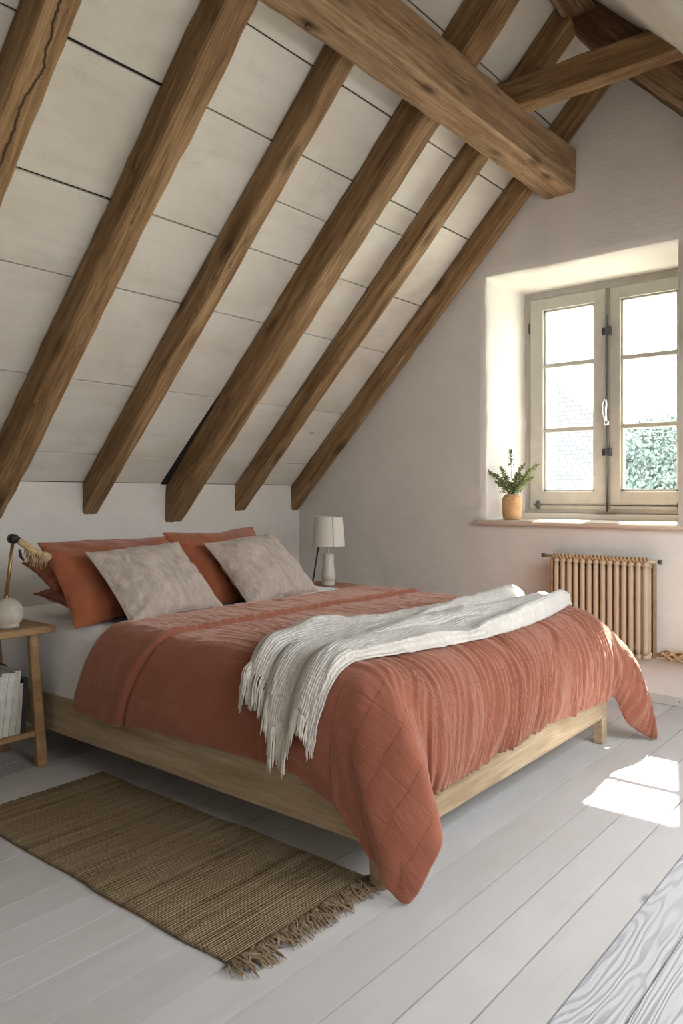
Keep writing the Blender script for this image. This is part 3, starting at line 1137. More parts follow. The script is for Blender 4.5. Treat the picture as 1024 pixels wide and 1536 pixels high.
def foot_ctrl(x):
    e0 = np.exp(-np.maximum(x - AX0, 0) / 0.10)
    hz = 0.262 + 0.010 * np.sin(x * 5) - 0.02 * sstep(3.3, 3.6, x)
    b = 0.006 * np.sin(x * 11) + 0.006 * np.sin(x * 23 + 1)
    return (stack(x, AY0 + 0 * x, ZT + 0 * x), stack(x, 1.345 + 0 * x, ZT + 0.008 + 0 * x),
            stack(x + 0.02 * e0, 1.252 + b, 0.50 + 0 * x), stack(x + 0.07 * e0, 1.318 + b, hz))


def right_ctrl(y):
    return (stack(AX1 + 0 * y, y, ZT + 0 * y), stack(3.74 + 0 * y, y, ZT + 0 * y), stack(3.85 + 0 * y, y, 0.47 + 0 * y), stack(3.815 + 0 * y, y, 0.29 + 0 * y))


cl0 = [c[0] for c in [left_ctrl(np.array([AY0]))[k] for k in range(4)]]
cf0 = [c[0] for c in [foot_ctrl(np.array([AX0]))[k] for k in range(4)]]
cf1 = [c[0] for c in [foot_ctrl(np.array([AX1]))[k] for k in range(4)]]
cr0 = [c[0] for c in [right_ctrl(np.array([AY0]))[k] for k in range(4)]]
NEAR = {
    1: [(0, cl0[1]), (0.5, (1.845, 1.37, ZT - 0.004)), (1, cf0[1])],
    2: [(0, cl0[2]), (0.35, (1.792, 1.41, 0.44)), (0.5, (1.800, 1.32, 0.40)), (0.68, (1.850, 1.225, 0.43)), (0.84, (1.915, 1.235, 0.46)), (1, cf0[2])],
    3: [(0, cl0[3]), (0.2, (1.826, 1.465, 0.185)), (0.38, (1.835, 1.365, 0.085)), (0.5, (1.868, 1.278, 0.008)), (0.60, (1.902, 1.232, 0.10)), (0.69, (1.932, 1.203, 0.19)),
        (0.80, (1.962, 1.245, 0.265)), (0.9, (2.005, 1.305, 0.275)), (1, cf0[3])]}
FAR = {
    1: [(0, cf1[1]), (0.5, (3.715, 1.39, ZT - 0.006)), (1, cr0[1])],
    2: [(0, cf1[2]), (0.3, (3.70, 1.245, 0.44)), (0.5, (3.83, 1.22, 0.40)), (0.75, (3.89, 1.34, 0.44)), (1, cr0[2])],
    3: [(0, cf1[3]), (0.18, (3.70, 1.325, 0.22)), (0.36, (3.775, 1.285, 0.085)), (0.5, (3.885, 1.185, 0.010)), (0.60, (3.905, 1.215, 0.12)), (0.72, (3.90, 1.27, 0.20)), (0.86, (3.86, 1.40, 0.26)), (1, cr0[3])]}


def bez(c, t):
    t = t[..., None]
    return (1 - t) ** 3 * c[0] + 3 * (1 - t) ** 2 * t * c[1] + 3 * (1 - t) * t * t * c[2] + t ** 3 * c[3]


def arcparam(c, s):
    """approximate arc-length reparametrisation"""
    ts = np.linspace(0, 1, 21)
    P = np.stack([bez(c, np.full(s.shape, t)) for t in ts], 0)
    L = np.concatenate([np.zeros((1,) + s.shape), np.cumsum(np.linalg.norm(np.diff(P, axis=0), axis=-1), 0)], 0)
    L = L / L[-1]
    out = np.zeros(s.shape)
    for k in range(20):
        m = (s >= L[k]) & (s <= L[k + 1] + 1e-9)
        out = np.where(m, ts[k] + (s - L[k]) / (L[k + 1] - L[k] + 1e-9) * 0.05, out)
    return out


def quilt_base(u, v):
    """u: metres across (0..W flat), v: metres from the foot edge of the flat area; negatives hang"""
    W = AX1 - AX0
    P = stack(AX0 + u, AY0 + v, ZT + 0 * u).astype(float)
    # left
    m = (u < 0) & (v >= 0)
    if m.any():
        c = left_ctrl(AY0 + v[m])
        P[m] = bez(c, arcparam(c, np.clip(-u[m] / LU, 0, 1)))
    m = (u > W) & (v >= 0)
    if m.any():
        c = right_ctrl(AY0 + v[m])
        P[m] = bez(c, arcparam(c, np.clip((u[m] - W) / LU, 0, 1)))
    m = (v < 0) & (u >= 0) & (u <= W)
    if m.any():
        c = foot_ctrl(AX0 + u[m])
        P[m] = bez(c, arcparam(c, np.clip(-v[m] / LV, 0, 1)))
    for far in (False, True):
        m = ((u > W) if far else (u < 0)) & (v < 0)
        if not m.any():
            continue
        du = ((u[m] - W) if far else -u[m]) / LU
        dv = -v[m] / LV
        th = np.arctan2(dv, du) / (PI / 2)          # 0 at side, 1 at foot
        r = np.maximum(du, dv)
        K = FAR if far else NEAR
        t = 1 - th if far else th
        a0 = (AX1 if far else AX0, AY0, ZT)
        c = [np.broadcast_to(np.array(a0, float), t.shape + (3,))] + [lerp_key(K[k], t) for k in (1, 2, 3)]
        P[m] = bez(c, arcparam(c, r))
    return P


def quilt_disp(u, v, P):
    W = AX1 - AX0
    top = (u > -0.05) & (u < W + 0.05)
    foot = sstep(0.95, -0.10, v)                    # pleats grow towards the foot
    side = sstep(0.02, -0.12, u)
    hang = sstep(0.05, -0.15, v)
    warp = 0.085 * fbm(u * 2.2, v * 1.9, 5, 3) + 0.10 * v * (u - 0.9) * 0.35
    uu = u + warp
    pl = np.sin(uu * 2 * PI / 0.036 + 2.2 * vn(u * 6, v * 3, 9)) * 0.5 + 0.7 * fbm(uu * 38, v * 2.6, 17, 3)
    amp = (0.0016 + 0.0062 * foot) * (1 - 0.93 * side)
    pl = pl + 0.5 * foot * (1 - np.abs(vn(uu * 60, v * 3.5, 71)) * 2)
    d = pl * amp * (0.45 + 0.75 * np.clip(0.6 + vn(uu * 7 + 3, v * 2.2, 83), 0, 1.6))
    # bigger folds on the drop at the foot
    d = d + hang * (1 - side) * (0.010 * vn(uu * 9, v * 1.5, 23) + 0.006 * vn(uu * 19, v * 3, 29))
    # mid ripples on the top
    d = d + (1 - side) * 0.0035 * fbm(u * 16 + v * 3, v * 5, 31, 3)
    # side drop: gentle puckers + padded squares
    q = np.abs(np.sin(PI * u / 0.105)) ** 0.35 * np.abs(np.sin(PI * v / 0.105)) ** 0.35
    d = d + side * (0.0035 * q + 0.006 * vn(u * 4, v * 3, 41) + 0.0025 * fbm(u * 14, v * 14, 43, 2))
    d = d + (1 - side) * sstep(0.5, 0.9, v) * 0.003 * q
    # long soft folds in the corner flap
    cf = sstep(-0.02, -0.3, u) * sstep(0.1, -0.3, v)
    d = d + cf * 0.012 * vn(uu * 10 - v * 8, (u + v) * 1.5, 53)
    # folded back cuff
    fold = 2.43 - AY0
    wob_ = 0.006 * np.sin(u * 5)
    vv = v + wob_
    cuff = sstep(fold - 0.002, fold + 0.009, vv)
    roll = np.exp(-((vv - fold - 0.020) / 0.018) ** 2)
    edge = 1 - 0.75 * sstep(QTOP - AY0 - 0.03, QTOP - AY0, v)
    d = d + (0.011 * cuff + 0.006 * roll) * edge - 0.011 * np.exp(-((vv - fold + 0.009) / 0.009) ** 2)
    # hem: thin rolled seam
    return d


W_ = AX1 - AX0
us = np.concatenate([np.linspace(-LU, 0, 64, endpoint=False), np.linspace(0, W_, 360, endpoint=False), np.linspace(W_, W_ + LU, 50)])
vv_ = np.concatenate([np.linspace(-LV, 0, 66, endpoint=False), np.linspace(0, 2.40 - AY0, 70, endpoint=False), np.linspace(2.40 - AY0, 2.50 - AY0, 44, endpoint=False), np.linspace(2.50 - AY0, QTOP - AY0, 26)])
U, V = np.meshgrid(us, vv_, indexing='ij')
QP = quilt_base(U, V)
QN = grid_normals(QP)
QP = QP + QN * quilt_disp(U, V, QP)[..., None]
# irregular hem
QP[..., 2] = np.maximum(QP[..., 2], 0.006)
o = link('quilt', QP.reshape(-1, 3), grid_faces(len(us), len(vv_)), m_quilt, uvs=np.stack([U, V], -1).reshape(-1, 2))
sd = o.modifiers.new('thickness', 'SOLIDIFY')
sd.thickness = 0.010
sd.offset = -1
tag(o, 'rust terracotta quilt with stitched squares draped over the bed, corner hanging to the floor', 'quilt')

# ---- throw
NA, NB = 200, 110
A_, B_ = np.meshgrid(np.linspace(0, 1, NA), np.linspace(0, 1, NB), indexing='ij')
xs_end = AX0                                       # where it starts to bend over the edge
xfar = 3.66
Ltop = xfar - xs_end
hang = 0.145 + 0.165 * np.exp(-((B_ - 0.42) / 0.22) ** 2) + 0.115 * (1 - sstep(0.0, 0.35, B_)) + 0.02 * np.sin(B_ * 40)
hang = hang - 0.05 * np.exp(-((B_ - 0.20) / 0.05) ** 2)
tot = Ltop + hang
s_ = A_ * tot
xx = xfar - s_
tt = A_
ylo = 1.53 - 0.09 * np.sin(PI * np.clip((xfar - xx) / 1.7, 0, 1)) ** 0.8
yhi = 1.97 + 0.03 * np.sin(3 * xx)
ylo = np.where(xx < AX0, 1.53 + (AX0 - xx) * 0.2, ylo)
yhi = np.where(xx < AX0, yhi - (AX0 - xx) * 0.15, yhi)
pinch = 0.06 * np.exp(-((xx - 2.9) / 0.5) ** 2)
yy_ = ylo + (yhi - ylo) * (B_ + pinch * np.sin(2 * PI * B_))
base = quilt_base(np.minimum(xx - AX0, 10), yy_ - AY0)
mm = xx < AX0
nb = grid_normals(base)
if nb[10, 50, 2] < 0:
    nb = -nb
wv = 0.22 * np.sin(A_ * 5.0 + 0.5) + 0.10 * np.sin(A_ * 11)
fo = (np.abs(np.sin(PI * (3.0 * (B_ + wv * 0.25)) + 0.4)) ** 0.65) * 0.046 * (0.65 + 0.35 * np.sin(A_ * 7 + B_ * 9))
fo = fo + 0.018 * np.sin(PI * 6.3 * (B_ - wv * 0.3) + 1.3) * 0.5 + 0.010 * fbm(A_ * 9, B_ * 4, 77, 3)
env = sstep(0, 0.06, B_) * sstep(1.0, 0.93, B_)
fo = 0.012 + env * (0.012 + np.maximum(fo, 0)) * (1 - 0.45 * sstep(0.80, 1.0, A_))
fo = fo + 0.0022 * fbm(A_ * 60, B_ * 26, 91, 2)
TP = base + nb * fo[..., None]
o = link('throw_blanket', TP.reshape(-1, 3), grid_faces(NA, NB), m_throw, uvs=np.stack([s_, B_ * 0.7], -1).reshape(-1, 2))
sd = o.modifiers.new('thickness', 'SOLIDIFY')
sd.thickness = 0.006
sd.offset = 0
tag(o, 'cream knitted throw with fringed end laid in folds across the foot of the bed', 'throw')
thr = o
fr = MB()
rnd = random.Random(3)
for k in range(210):
    b = (k + rnd.random() * 0.8) / 210
    j = min(NB - 1, int(b * (NB - 1)))
    p = Vector(TP[-1, j])
    pd = (Vector(TP[-1, j]) - Vector(TP[-4, j])).normalized()
    ln = 0.10 + 0.035 * math.exp(-((b - 0.45) / 0.2) ** 2) - (0.045 if b < 0.24 else 0) + rnd.uniform(-0.015, 0.02)
    dirn = (pd * 0.5 + Vector((0, rnd.uniform(-0.10, 0.18) + 0.1 * (0.45 - b), -1))).normalized()
    pts = [p - pd * 0.01]
    q = p.copy()
    wv_ = rnd.uniform(0, 6)
    for m in range(6):
        dd = (pd * max(0, 1 - m * 0.35) + dirn * (0.4 + m * 0.25)).normalized()
        q = q + dd * ln / 6 + Vector((0, math.sin(wv_ + m * 1.3) * 0.0022, 0))
        q.x = min(q.x, 1.835 - 0.02 - rnd.random() * 0.012)
        pts.append(q.copy())
    fr.tube(pts, [0.0026] * 6 + [0.0016], 5)
fo_ = fr.build('fringe', m_fringe, thr, True)
tag(fo_, 'long cream yarn fringe', kind='stuff')


# ---- pillows
def pillow(name, w, h, t, origin, lean, yaw, mat, seed, roll=0.0, pipe=None, label='', cat='pillow', group=None, sag=0.0, wr=1.0):
    """local x = width, local y = height, local z = front. origin = middle of the bottom edge."""
    n = 46
    a = np.linspace(-1, 1, n)
    a = np.sign(a) * (1 - (1 - np.abs(a)) ** 1.35)
    X_, Y_ = np.meshgrid(a, a, indexing='ij')
    verts = []
    for side in (1, -1):
        px = X_ * w / 2 * (1 - 0.055 * (1 - Y_ ** 2))
        py = Y_ * h / 2 * (1 - 0.065 * (1 - X_ ** 2))
        prof = ((1 - np.abs(X_) ** 2.4) * (1 - np.abs(Y_) ** 2.4)) ** 0.55
        slump = 1 + 0.22 * (-Y_)
        pz = side * t / 2 * prof * slump
        rr = np.sqrt(X_ ** 2 + Y_ ** 2)
        an = np.arctan2(Y_, X_)
        cw = sstep(0.55, 1.15, rr) * np.sin(an * 16 + 3 * vn(X_ * 2, Y_ * 2, seed)) * 0.004
        pz = pz + side * prof ** 0.3 * wr * (cw + 0.009 * fbm(X_ * 1.8 + seed, Y_ * 1.8, seed, 3) + 0.0028 * fbm(X_ * 9, Y_ * 4, seed + 5, 3))
        edge = (np.maximum(np.abs(X_), np.abs(Y_)) > 0.9999)
        pz = np.where(edge, 0.0, pz)
        pz = pz - sag * (1 - X_ ** 2) * 0.0 - 0.035 * t * (X_ ** 2) * 4 * 0.2
        py = py + 0.010 * fbm(X_ * 1.3, 0.3 * X_ + seed, seed + 9, 2)
        verts.append(np.stack([px, py, pz], -1))
    V0 = verts[0].reshape(-1, 3)
    V1 = verts[1].reshape(-1, 3)
    F0 = grid_faces(n, n)
    F1 = grid_faces(n, n, True) + n * n
    allv = np.concatenate([V0, V1])
    # merge borders
    idx = np.arange(2 * n * n)
    g = np.arange(n * n).reshape(n, n)
    bd = np.unique(np.concatenate([g[0], g[-1], g[:, 0], g[:, -1]]))
    idx[n * n + bd] = bd
    F1 = idx[F1]
    allf = np.concatenate([F0, F1])
    used = np.unique(allf)
    remap = -np.ones(2 * n * n, int)
    remap[used] = np.arange(len(used))
    z = Vector((0, -math.cos(lean), math.sin(lean)))
    y = Vector((0, math.sin(lean), math.cos(lean)))
    x = Vector((1, 0, 0))
    R = Matrix((x, y, z)).transposed().to_4x4()
    R = Matrix.Rotation(yaw, 4, 'Z') @ R @ Matrix.Rotation(roll, 4, 'Z')
    up = (R @ Vector((0, 1, 0)))
    ctr = Vector(origin) + up * (h / 2)
    Mx = Matrix.Translation(ctr) @ R
    root = link(name, allv[used], remap[allf], mat, smooth=True, mw=Mx)
    tag(root, label, cat, group)
    ring = np.concatenate([g[:, 0], g[-1, 1:], g[-2::-1, -1], g[0, -2:0:-1]])
    pts = [Vector(V0[i]) for i in ring]
    pts.append(pts[0])
    mb = MB().tube(pts, 0.0035, 6, cap=False)
    mb.build('seam', pipe or mat, root, True)
    return root


PZ = ZT + 0.012
pillow('pillow', 0.66, 0.36, 0.13, (2.215, 3.06, 0.700), math.radians(84), math.radians(-2), m_rust, 61, pipe=m_rustpipe,
       label='rust pillow lying flat at the left under the upright rust pillows', group='rust pillows at the head of the bed')
pillow('pillow', 0.66, 0.32, 0.14, (2.165, 3.13, 0.775), math.radians(70), math.radians(-3), m_rust, 67, pipe=m_rustpipe,
       label='rust pillow half hidden behind the left front rust pillow, beside the brass lamp', group='rust pillows at the head of the bed')
pillow('pillow', 0.70, 0.47, 0.15, (2.175, 2.945, 0.635), math.radians(42), math.radians(-1), m_rust, 11, roll=math.radians(0), pipe=m_rustpipe,
       label='left front rust linen pillow leaning behind the linen cushion', group='rust pillows at the head of the bed')
pillow('pillow', 0.66, 0.48, 0.15, (2.88, 2.985, 0.635), math.radians(40), math.radians(1), m_rust, 23, pipe=m_rustpipe,
       label='right rust linen pillow leaning at the middle of the bed head', group='rust pillows at the head of the bed')
pillow('cushion', 0.55, 0.43, 0.15, (2.245, 2.775, 0.655), math.radians(46), math.radians(2), m_linen, 35, roll=math.radians(2), pipe=m_piping,
       label='left greige linen cushion in front of the left rust pillow', cat='cushion', group='linen cushions', wr=1.3)
pillow('cushion', 0.54, 0.45, 0.15, (2.955, 2.79, 0.655), math.radians(46), math.radians(-1), m_linen, 47, roll=math.radians(4), pipe=m_piping,
       label='right greige linen cushion leaning nearest the white table lamp', cat='cushion', group='linen cushions', wr=1.3)

# ================================================================ LEFT NIGHTSTAND
ns = empty('nightstand', (1.56, 3.32, 0), label='open oak nightstand with splayed legs and lower shelf, left of the bed', cat='nightstand')


def nl(mb, c=(1.56, 3.32, 0)):
    mb.v = [(x - c[0], y - c[1], z - c[2]) for x, y, z in mb.v]
    return mb


nl(MB().box((1.30, 3.10, 0.600), (1.822, 3.56, 0.630), 0.005)).build('tabletop', m_stand, ns)


def leg(x0, y0, x1, y1, w=0.044, zt=0.600):
    h = w / 2
    v = []
    for (x, y, z, hh) in ((x1, y1, 0.0, h * 1.05), (x0, y0, zt, h * 0.85)):
        c = hh * 0.35
        v += [(x - hh + c, y - hh, z), (x + hh - c, y - hh, z), (x + hh, y - hh + c, z), (x + hh, y + hh - c, z), (x + hh - c, y + hh, z), (x - hh + c, y + hh, z), (x - hh, y + hh - c, z), (x - hh, y - hh + c, z)]
    f = [tuple(range(7, -1, -1)), tuple(range(8, 16))] + [(i, (i + 1) % 8, 8 + (i + 1) % 8, 8 + i) for i in range(8)]
    nl(MB().add(v, f)).build('leg', m_stand, ns)


leg(1.745, 3.165, 1.805, 3.195)
leg(1.745, 3.50, 1.80, 3.52)
leg(1.375, 3.165, 1.325, 3.195)
leg(1.375, 3.50, 1.325, 3.52)
nl(MB().box((1.30, 3.17, 0.142), (1.765, 3.52, 0.166), 0.004)).build('shelf', m_stand, ns)

# books
bc = [(0.50, 0.48, 0.42), (0.58, 0.57, 0.53), (0.62, 0.60, 0.55), (0.52, 0.50, 0.44), (0.44, 0.40, 0.34), (0.035, 0.033, 0.035)]
bl = ['pale grey book with a worn dark spine at the left edge of the nightstand shelf', 'white slim book second from the left in the shelf row',
      'off-white book in the middle of the shelf row, between two cream spines', 'cream book in the shelf row with a rubbed upper spine',
      'short beige book near the right end of the shelf row', 'black book with pale marks next to the nightstand leg']
bx = 1.560
for k in range(6):
    t = (0.026, 0.030, 0.026, 0.028, 0.020, 0.022)[k]
    hgt = (0.262, 0.272, 0.268, 0.275, 0.218, 0.235)[k]
    dep = (0.19, 0.20, 0.19, 0.20, 0.18, 0.17)[k]
    lean = (0.13, 0.12, 0.115, 0.105, 0.085, 0.06)[k]
    mc = flat('book_cover', bc[k], 0.7, 0.2, var=0.15, scale=50)
    mp = flat('book_pages', (0.62, 0.57, 0.47), 0.9)
    root = empty('book', (bx, 3.185, 0.1665), label=bl[k], cat='book', group='books on the nightstand shelf')
    root.rotation_euler = (0, lean, 0)
    zoff = math.sin(lean) * t
    MB().box((0, 0, zoff * 0), (0.003, dep, hgt)).box((t - 0.003, 0, 0), (t, dep, hgt)).box((0, -0.002, 0), (t, 0.001, hgt)).build('cover', mc, root)
    MB().box((0.003, 0.002, 0.004), (t - 0.003, dep - 0.004, hgt - 0.005)).build('pages', mp, root)
    root.location.z += math.sin(lean) * t
    bx += t / math.cos(lean) + 0.0022
mbx = MB().box((1.33, 3.395, 0.1665), (1.745, 3.515, 0.405), 0.006)
o = mbx.build('storage_box', flat('dark_box', (0.035, 0.018, 0.014), 0.7, 0.2, var=0.2))
tag(o, 'dark brown box standing behind the books on the nightstand shelf', 'box')
lid = MB().box((1.326, 3.391, 0.407), (1.749, 3.519, 0.43), 0.004).build('lid', flat('dark_lid', (0.06, 0.028, 0.02), 0.7, 0.2), None)
lid.parent = o

# brass and stone lamp
lp = empty('desk_lamp', (1.655, 3.21, 0.630), label='brass swing-arm lamp with round stone base and rope bound arm on the left nightstand', cat='lamp')
MB().lathe([(0.040, 0.0), (0.050, 0.002), (0.052, 0.010), (0.048, 0.014), (0.060, 0.026), (0.069, 0.050), (0.068, 0.075), (0.055, 0.103), (0.032, 0.121), (0.012, 0.127), (0.001, 0.128)],
           (0, 0, 0), 36, 0.03).build('base', m_stone, lp, True)
T0, T1 = Vector((-0.004, 0.0, 0.120)), Vector((0.028, 0.0, 0.375))
MB().tube([T0, T1], 0.0075, 12).tube([T0, T0 + (T1 - T0) * 0.08], 0.011, 12).build('stem', m_brass, lp, True)
mb = MB()
mb.tube([T1 + Vector((0, -0.014, 0.004)), T1 + Vector((0, 0.014, 0.004))], 0.021, 16)
mb.build('joint', m_black, lp, True)
mb = MB()
mb.tube([T1 + Vector((0.018, -0.010, 0.002)), T1 + Vector((0.018, 0.010, 0.002))], 0.013, 12)
mb.build('joint', m_black, lp, True)
mb = MB()
mb.tube([T1 + Vector((0.03, 0, -0.045)), T1 + Vector((0.035, 0, -0.075)), T1 + Vector((0.052, 0, -0.095))], [0.006, 0.007, 0.004], 8)
mb.build('cable_end', m_black, lp, True)
A1, A2 = T1 + Vector((0.014, 0, 0.002)), T1 + Vector((0.125, -0.01, -0.075))
mb = MB().tube([A1, A1 + (A2 - A1) * 0.5, A2], [0.012, 0.017, 0.015], 12)
arm = mb.build('arm', m_brass, lp, True)
arm.data.materials.clear()
arm.data.materials.append(m_straw)
mb = MB()
rr_ = random.Random(5)
for k in range(70):
    an = rr_.uniform(0, 2 * PI)
    r = rr_.uniform(0.006, 0.028)
    c = A1 + (A2 - A1) * rr_.uniform(0.55, 1.05)
    e = c + Vector((math.cos(an) * r * 1.3 - 0.006, math.sin(an) * r, -rr_.uniform(0.025, 0.065)))
    mb.tube([c, (c + e) / 2 + Vector((math.cos(an) * 0.01, math.sin(an) * 0.01, 0.004)), e], [0.003, 0.0032, 0.0012], 5)
mb.build('straw_shade', m_straw, lp, True)
mb = MB().lathe([(0.001, 0.02), (0.012, 0.018), (0.021, 0.006), (0.026, -0.012), (0.0255, -0.020), (0.001, -0.014)], (0, 0, 0), 18)
o = mb.build('lamp_head', m_straw, lp, True)
o.location = A2 + Vector((0.012, -0.005, -0.004))
o.rotation_euler = (0, math.radians(-50), 0)

# ================================================================ RIGHT NIGHTSTAND
rn = empty('nightstand', (3.90, 3.32, 0), label='rustic reddish wooden nightstand with round cut-out, right of the bed', cat='nightstand')
rc = (3.90, 3.32, 0)
nl(MB().box((3.745, 3.12, 0.568), (4.08, 3.52, 0.600), 0.008), rc).build('tabletop', m_rustic, rn)
mb = MB()
mb.box((3.760, 3.135, 0.12), (3.784, 3.505, 0.567)).box((4.041, 3.135, 0.12), (4.065, 3.505, 0.567)).box((3.76, 3.48, 0.12), (4.065, 3.505, 0.567)).box((3.76, 3.135, 0.12), (4.065, 3.505, 0.145))
nl(mb, rc).build('body', m_rustic, rn)
# front with a half-round cut-out handle
nseg = 20
cxh, rh = 3.912, 0.075
vf = []
fr_f = []
x0h, x1h, z0h, z1h = 3.785, 4.040, 0.37, 0.566
ring_in = [(cxh + rh * math.cos(a), z1h - 0.012 - (rh * 0.55) * 1 + rh * 0.55 * math.sin(a)) for a in [2 * PI * k / 32 for k in range(32)]]
ring_out = []
for k in range(32):
    a = 2 * PI * k / 32
    c, s = math.cos(a), math.sin(a)
    zc_ = z1h - 0.012 - rh * 0.55
    tmax = min([((x1h if c > 0 else x0h) - cxh) / c if abs(c) > 1e-6 else 1e9, ((z1h if s > 0 else z0h) - zc_) / s if abs(s) > 1e-6 else 1e9])
    ring_out.append((cxh + c * tmax, zc_ + s * tmax))
mb = MB()
v = [(x, 3.137, z) for x, z in ring_in] + [(x, 3.137, z) for x, z in ring_out] + [(x, 3.155, z) for x, z in ring_in] + [(x, 3.155, z) for x, z in ring_out]
f = []
for k in range(32):
    j = (k + 1) % 32
    f += [(k, j, 32 + j, 32 + k), (64 + j, 64 + k, 96 + k, 96 + j), (j, k, 64 + k, 64 + j), (32 + k, 32 + j, 96 + j, 96 + k)]
mb.add(v, f)
nl(mb, rc).build('drawer_front', m_rustic, rn)
nl(MB().box((3.785, 3.138, 0.146), (4.040, 3.154, 0.366)), rc).build('door', m_rustic, rn)
nl(MB().box((3.786, 3.20, 0.30), (4.039, 3.21, 0.56)), rc).build('recess_shade', m_dark, rn)  # near-black sheet behind the cut-out, painting the shade of the hollow
for x in (3.785, 4.04):
    for y in (3.16, 3.48):
        nl(MB().box((x - 0.02, y - 0.02, 0), (x + 0.02, y + 0.02, 0.12)), rc).build('leg', m_rustic, rn)

tl = empty('table_lamp', (3.90, 3.30, 0.600), label='cream ceramic table lamp with a drum shade on the right nightstand', cat='lamp')
MB().lathe([(0.040, 0.0), (0.044, 0.002), (0.044, 0.024), (0.036, 0.028)], (0, 0, 0), 32).build('foot', m_ceramic, tl, True)
MB().lathe([(0.030, 0.026), (0.043, 0.034), (0.049, 0.055), (0.048, 0.080), (0.041, 0.110), (0.037, 0.150), (0.036, 0.208), (0.030, 0.212)], (0, 0, 0), 32).build('body', m_ceramic, tl, True)
MB().tube([(0, 0, 0.21), (0, 0, 0.28)], 0.010, 10).build('neck', m_ceramic, tl, True)
mb = MB()
prof = [(0.108, 0.262), (0.092, 0.452)]
n = 40
for rr2 in (0.0, -0.002):
    v = [((r + rr2) * math.cos(2 * PI * k / n), (r + rr2) * math.sin(2 * PI * k / n), z) for r, z in prof for k in range(n)]
    f = [(k, (k + 1) % n, n + (k + 1) % n, n + k) for k in range(n)]
    mb.add(v, f if rr2 == 0 else [q[::-1] for q in f])
v = [((r) * math.cos(2 * PI * k / n), (r) * math.sin(2 * PI * k / n), 0.448) for r in (0.0911, 0.004) for k in range(n)]
shd = mb.build('shade', m_shade, tl, True)
an = math.atan2(-3.30, -3.90) + 0.30
mb = MB().tube([(0.1085 * math.cos(an), 0.1085 * math.sin(an), 0.262), (0.0925 * math.cos(an), 0.0925 * math.sin(an), 0.452)], 0.0022, 6)
mb.build('seam', m_black, shd)
mb = MB()
for z, r in ((0.262, 0.108), (0.452, 0.092)):
    mb.tube([(r * math.cos(2 * PI * k / 32), r * math.sin(2 * PI * k / 32), z) for k in range(33)], 0.0018, 6, False)
    mb.build('shade_ring', m_ceramic, shd)
    mb = MB()
for k in range(3):
    a = 2 * PI * k / 3
    mb.tube([(0.0, 0.0, 0.275), (0.10 * math.cos(a), 0.10 * math.sin(a), 0.275)], 0.0015, 5)
mb.build('shade_spider', m_ceramic, shd)
# thin black support rod
mb = MB().tube([(-0.130, 0.03, 0.0), (-0.075, 0.02, 0.27)], 0.005, 8)
mb.build('support_rod', m_black, tl, True)

# ================================================================ VASE WITH TWIGS
vc = (4.735, 2.395, WZ0 + 0.012)
vz = MB().lathe([(0.052, 0.0), (0.058, 0.004), (0.064, 0.05), (0.067, 0.10), (0.066, 0.135), (0.056, 0.158), (0.040, 0.170), (0.036, 0.172), (0.030, 0.168), (0.001, 0.150)], (0, 0, 0), 36).build('vase', m_vase, None, True)
vz.location = vc
tag(vz, 'round light brown wooden vase at the left end of the window sill', 'vase')
pr = random.Random(12)
pt = empty('leafy_branches', (vc[0], vc[1], vc[2] + 0.165), label='small-leaved green twigs standing in the wooden vase on the sill', cat='plant')
stems = []
rv = Vector((0.633, -0.774, 0))     # direction across the view
dv = Vector((0.774, 0.633, 0))
tw = MB()
lf = MB()
specs = [(-0.165, 0.165, 0.0), (-0.12, 0.145, 0.03), (-0.08, 0.185, -0.02), (-0.01, 0.30, 0.0), (0.05, 0.15, 0.02), (0.085, 0.205, 0.03), (0.125, 0.175, -0.03), (0.175, 0.205, 0.01), (0.155, 0.12, 0.04), (0.09, 0.10, -0.04), (-0.10, 0.09, 0.03), (-0.04, 0.12, 0.05), (0.03, 0.11, -0.04)]
for (r_, h_, d_) in specs:
    e = rv * r_ + dv * d_ + Vector((0, 0, h_))
    c1 = Vector((0, 0, h_ * 0.45)) + rv * r_ * 0.2
    pts = []
    for k in range(9):
        t = k / 8
        pts.append((1 - t) ** 2 * Vector((0, 0, -0.03)) + 2 * (1 - t) * t * c1 + t * t * e + Vector((pr.uniform(-1, 1), pr.uniform(-1, 1), 0)) * 0.002)
    tw.tube(pts, [0.0018 - 0.0001 * k for k in range(9)], 5)
    tall = abs(r_) < 0.02
    for k in range(210 if not tall else 120):
        t = pr.uniform(0.32, 1.0) if not tall else pr.uniform(0.70, 1.0)
        i = min(7, int(t * 8))
        p = pts[i].lerp(pts[i + 1], t * 8 - i)
        spread = 0.030 * (1.15 - t)
        p = p + Vector((pr.gauss(0, 1), pr.gauss(0, 1), pr.gauss(0, 1))) * spread * 0.7
        a = pr.uniform(0, 2 * PI)
        dirv = Vector((math.cos(a), math.sin(a), pr.uniform(-0.2, 1.0))).normalized()
        sd_ = dirv.cross(Vector((pr.random(), pr.random(), pr.random()))).normalized()
        ln = pr.uniform(0.010, 0.019)
        wd = ln * 0.27
        up = dirv.cross(sd_) * 0.0012
        lf.add([p, p + dirv * ln * 0.5 + sd_ * wd + up, p + dirv * ln, p + dirv * ln * 0.5 - sd_ * wd + up], [(0, 1, 2, 3)])
tw.build('twigs', m_twig, pt, True)
lf.build('leaves', m_leaf, pt, False)

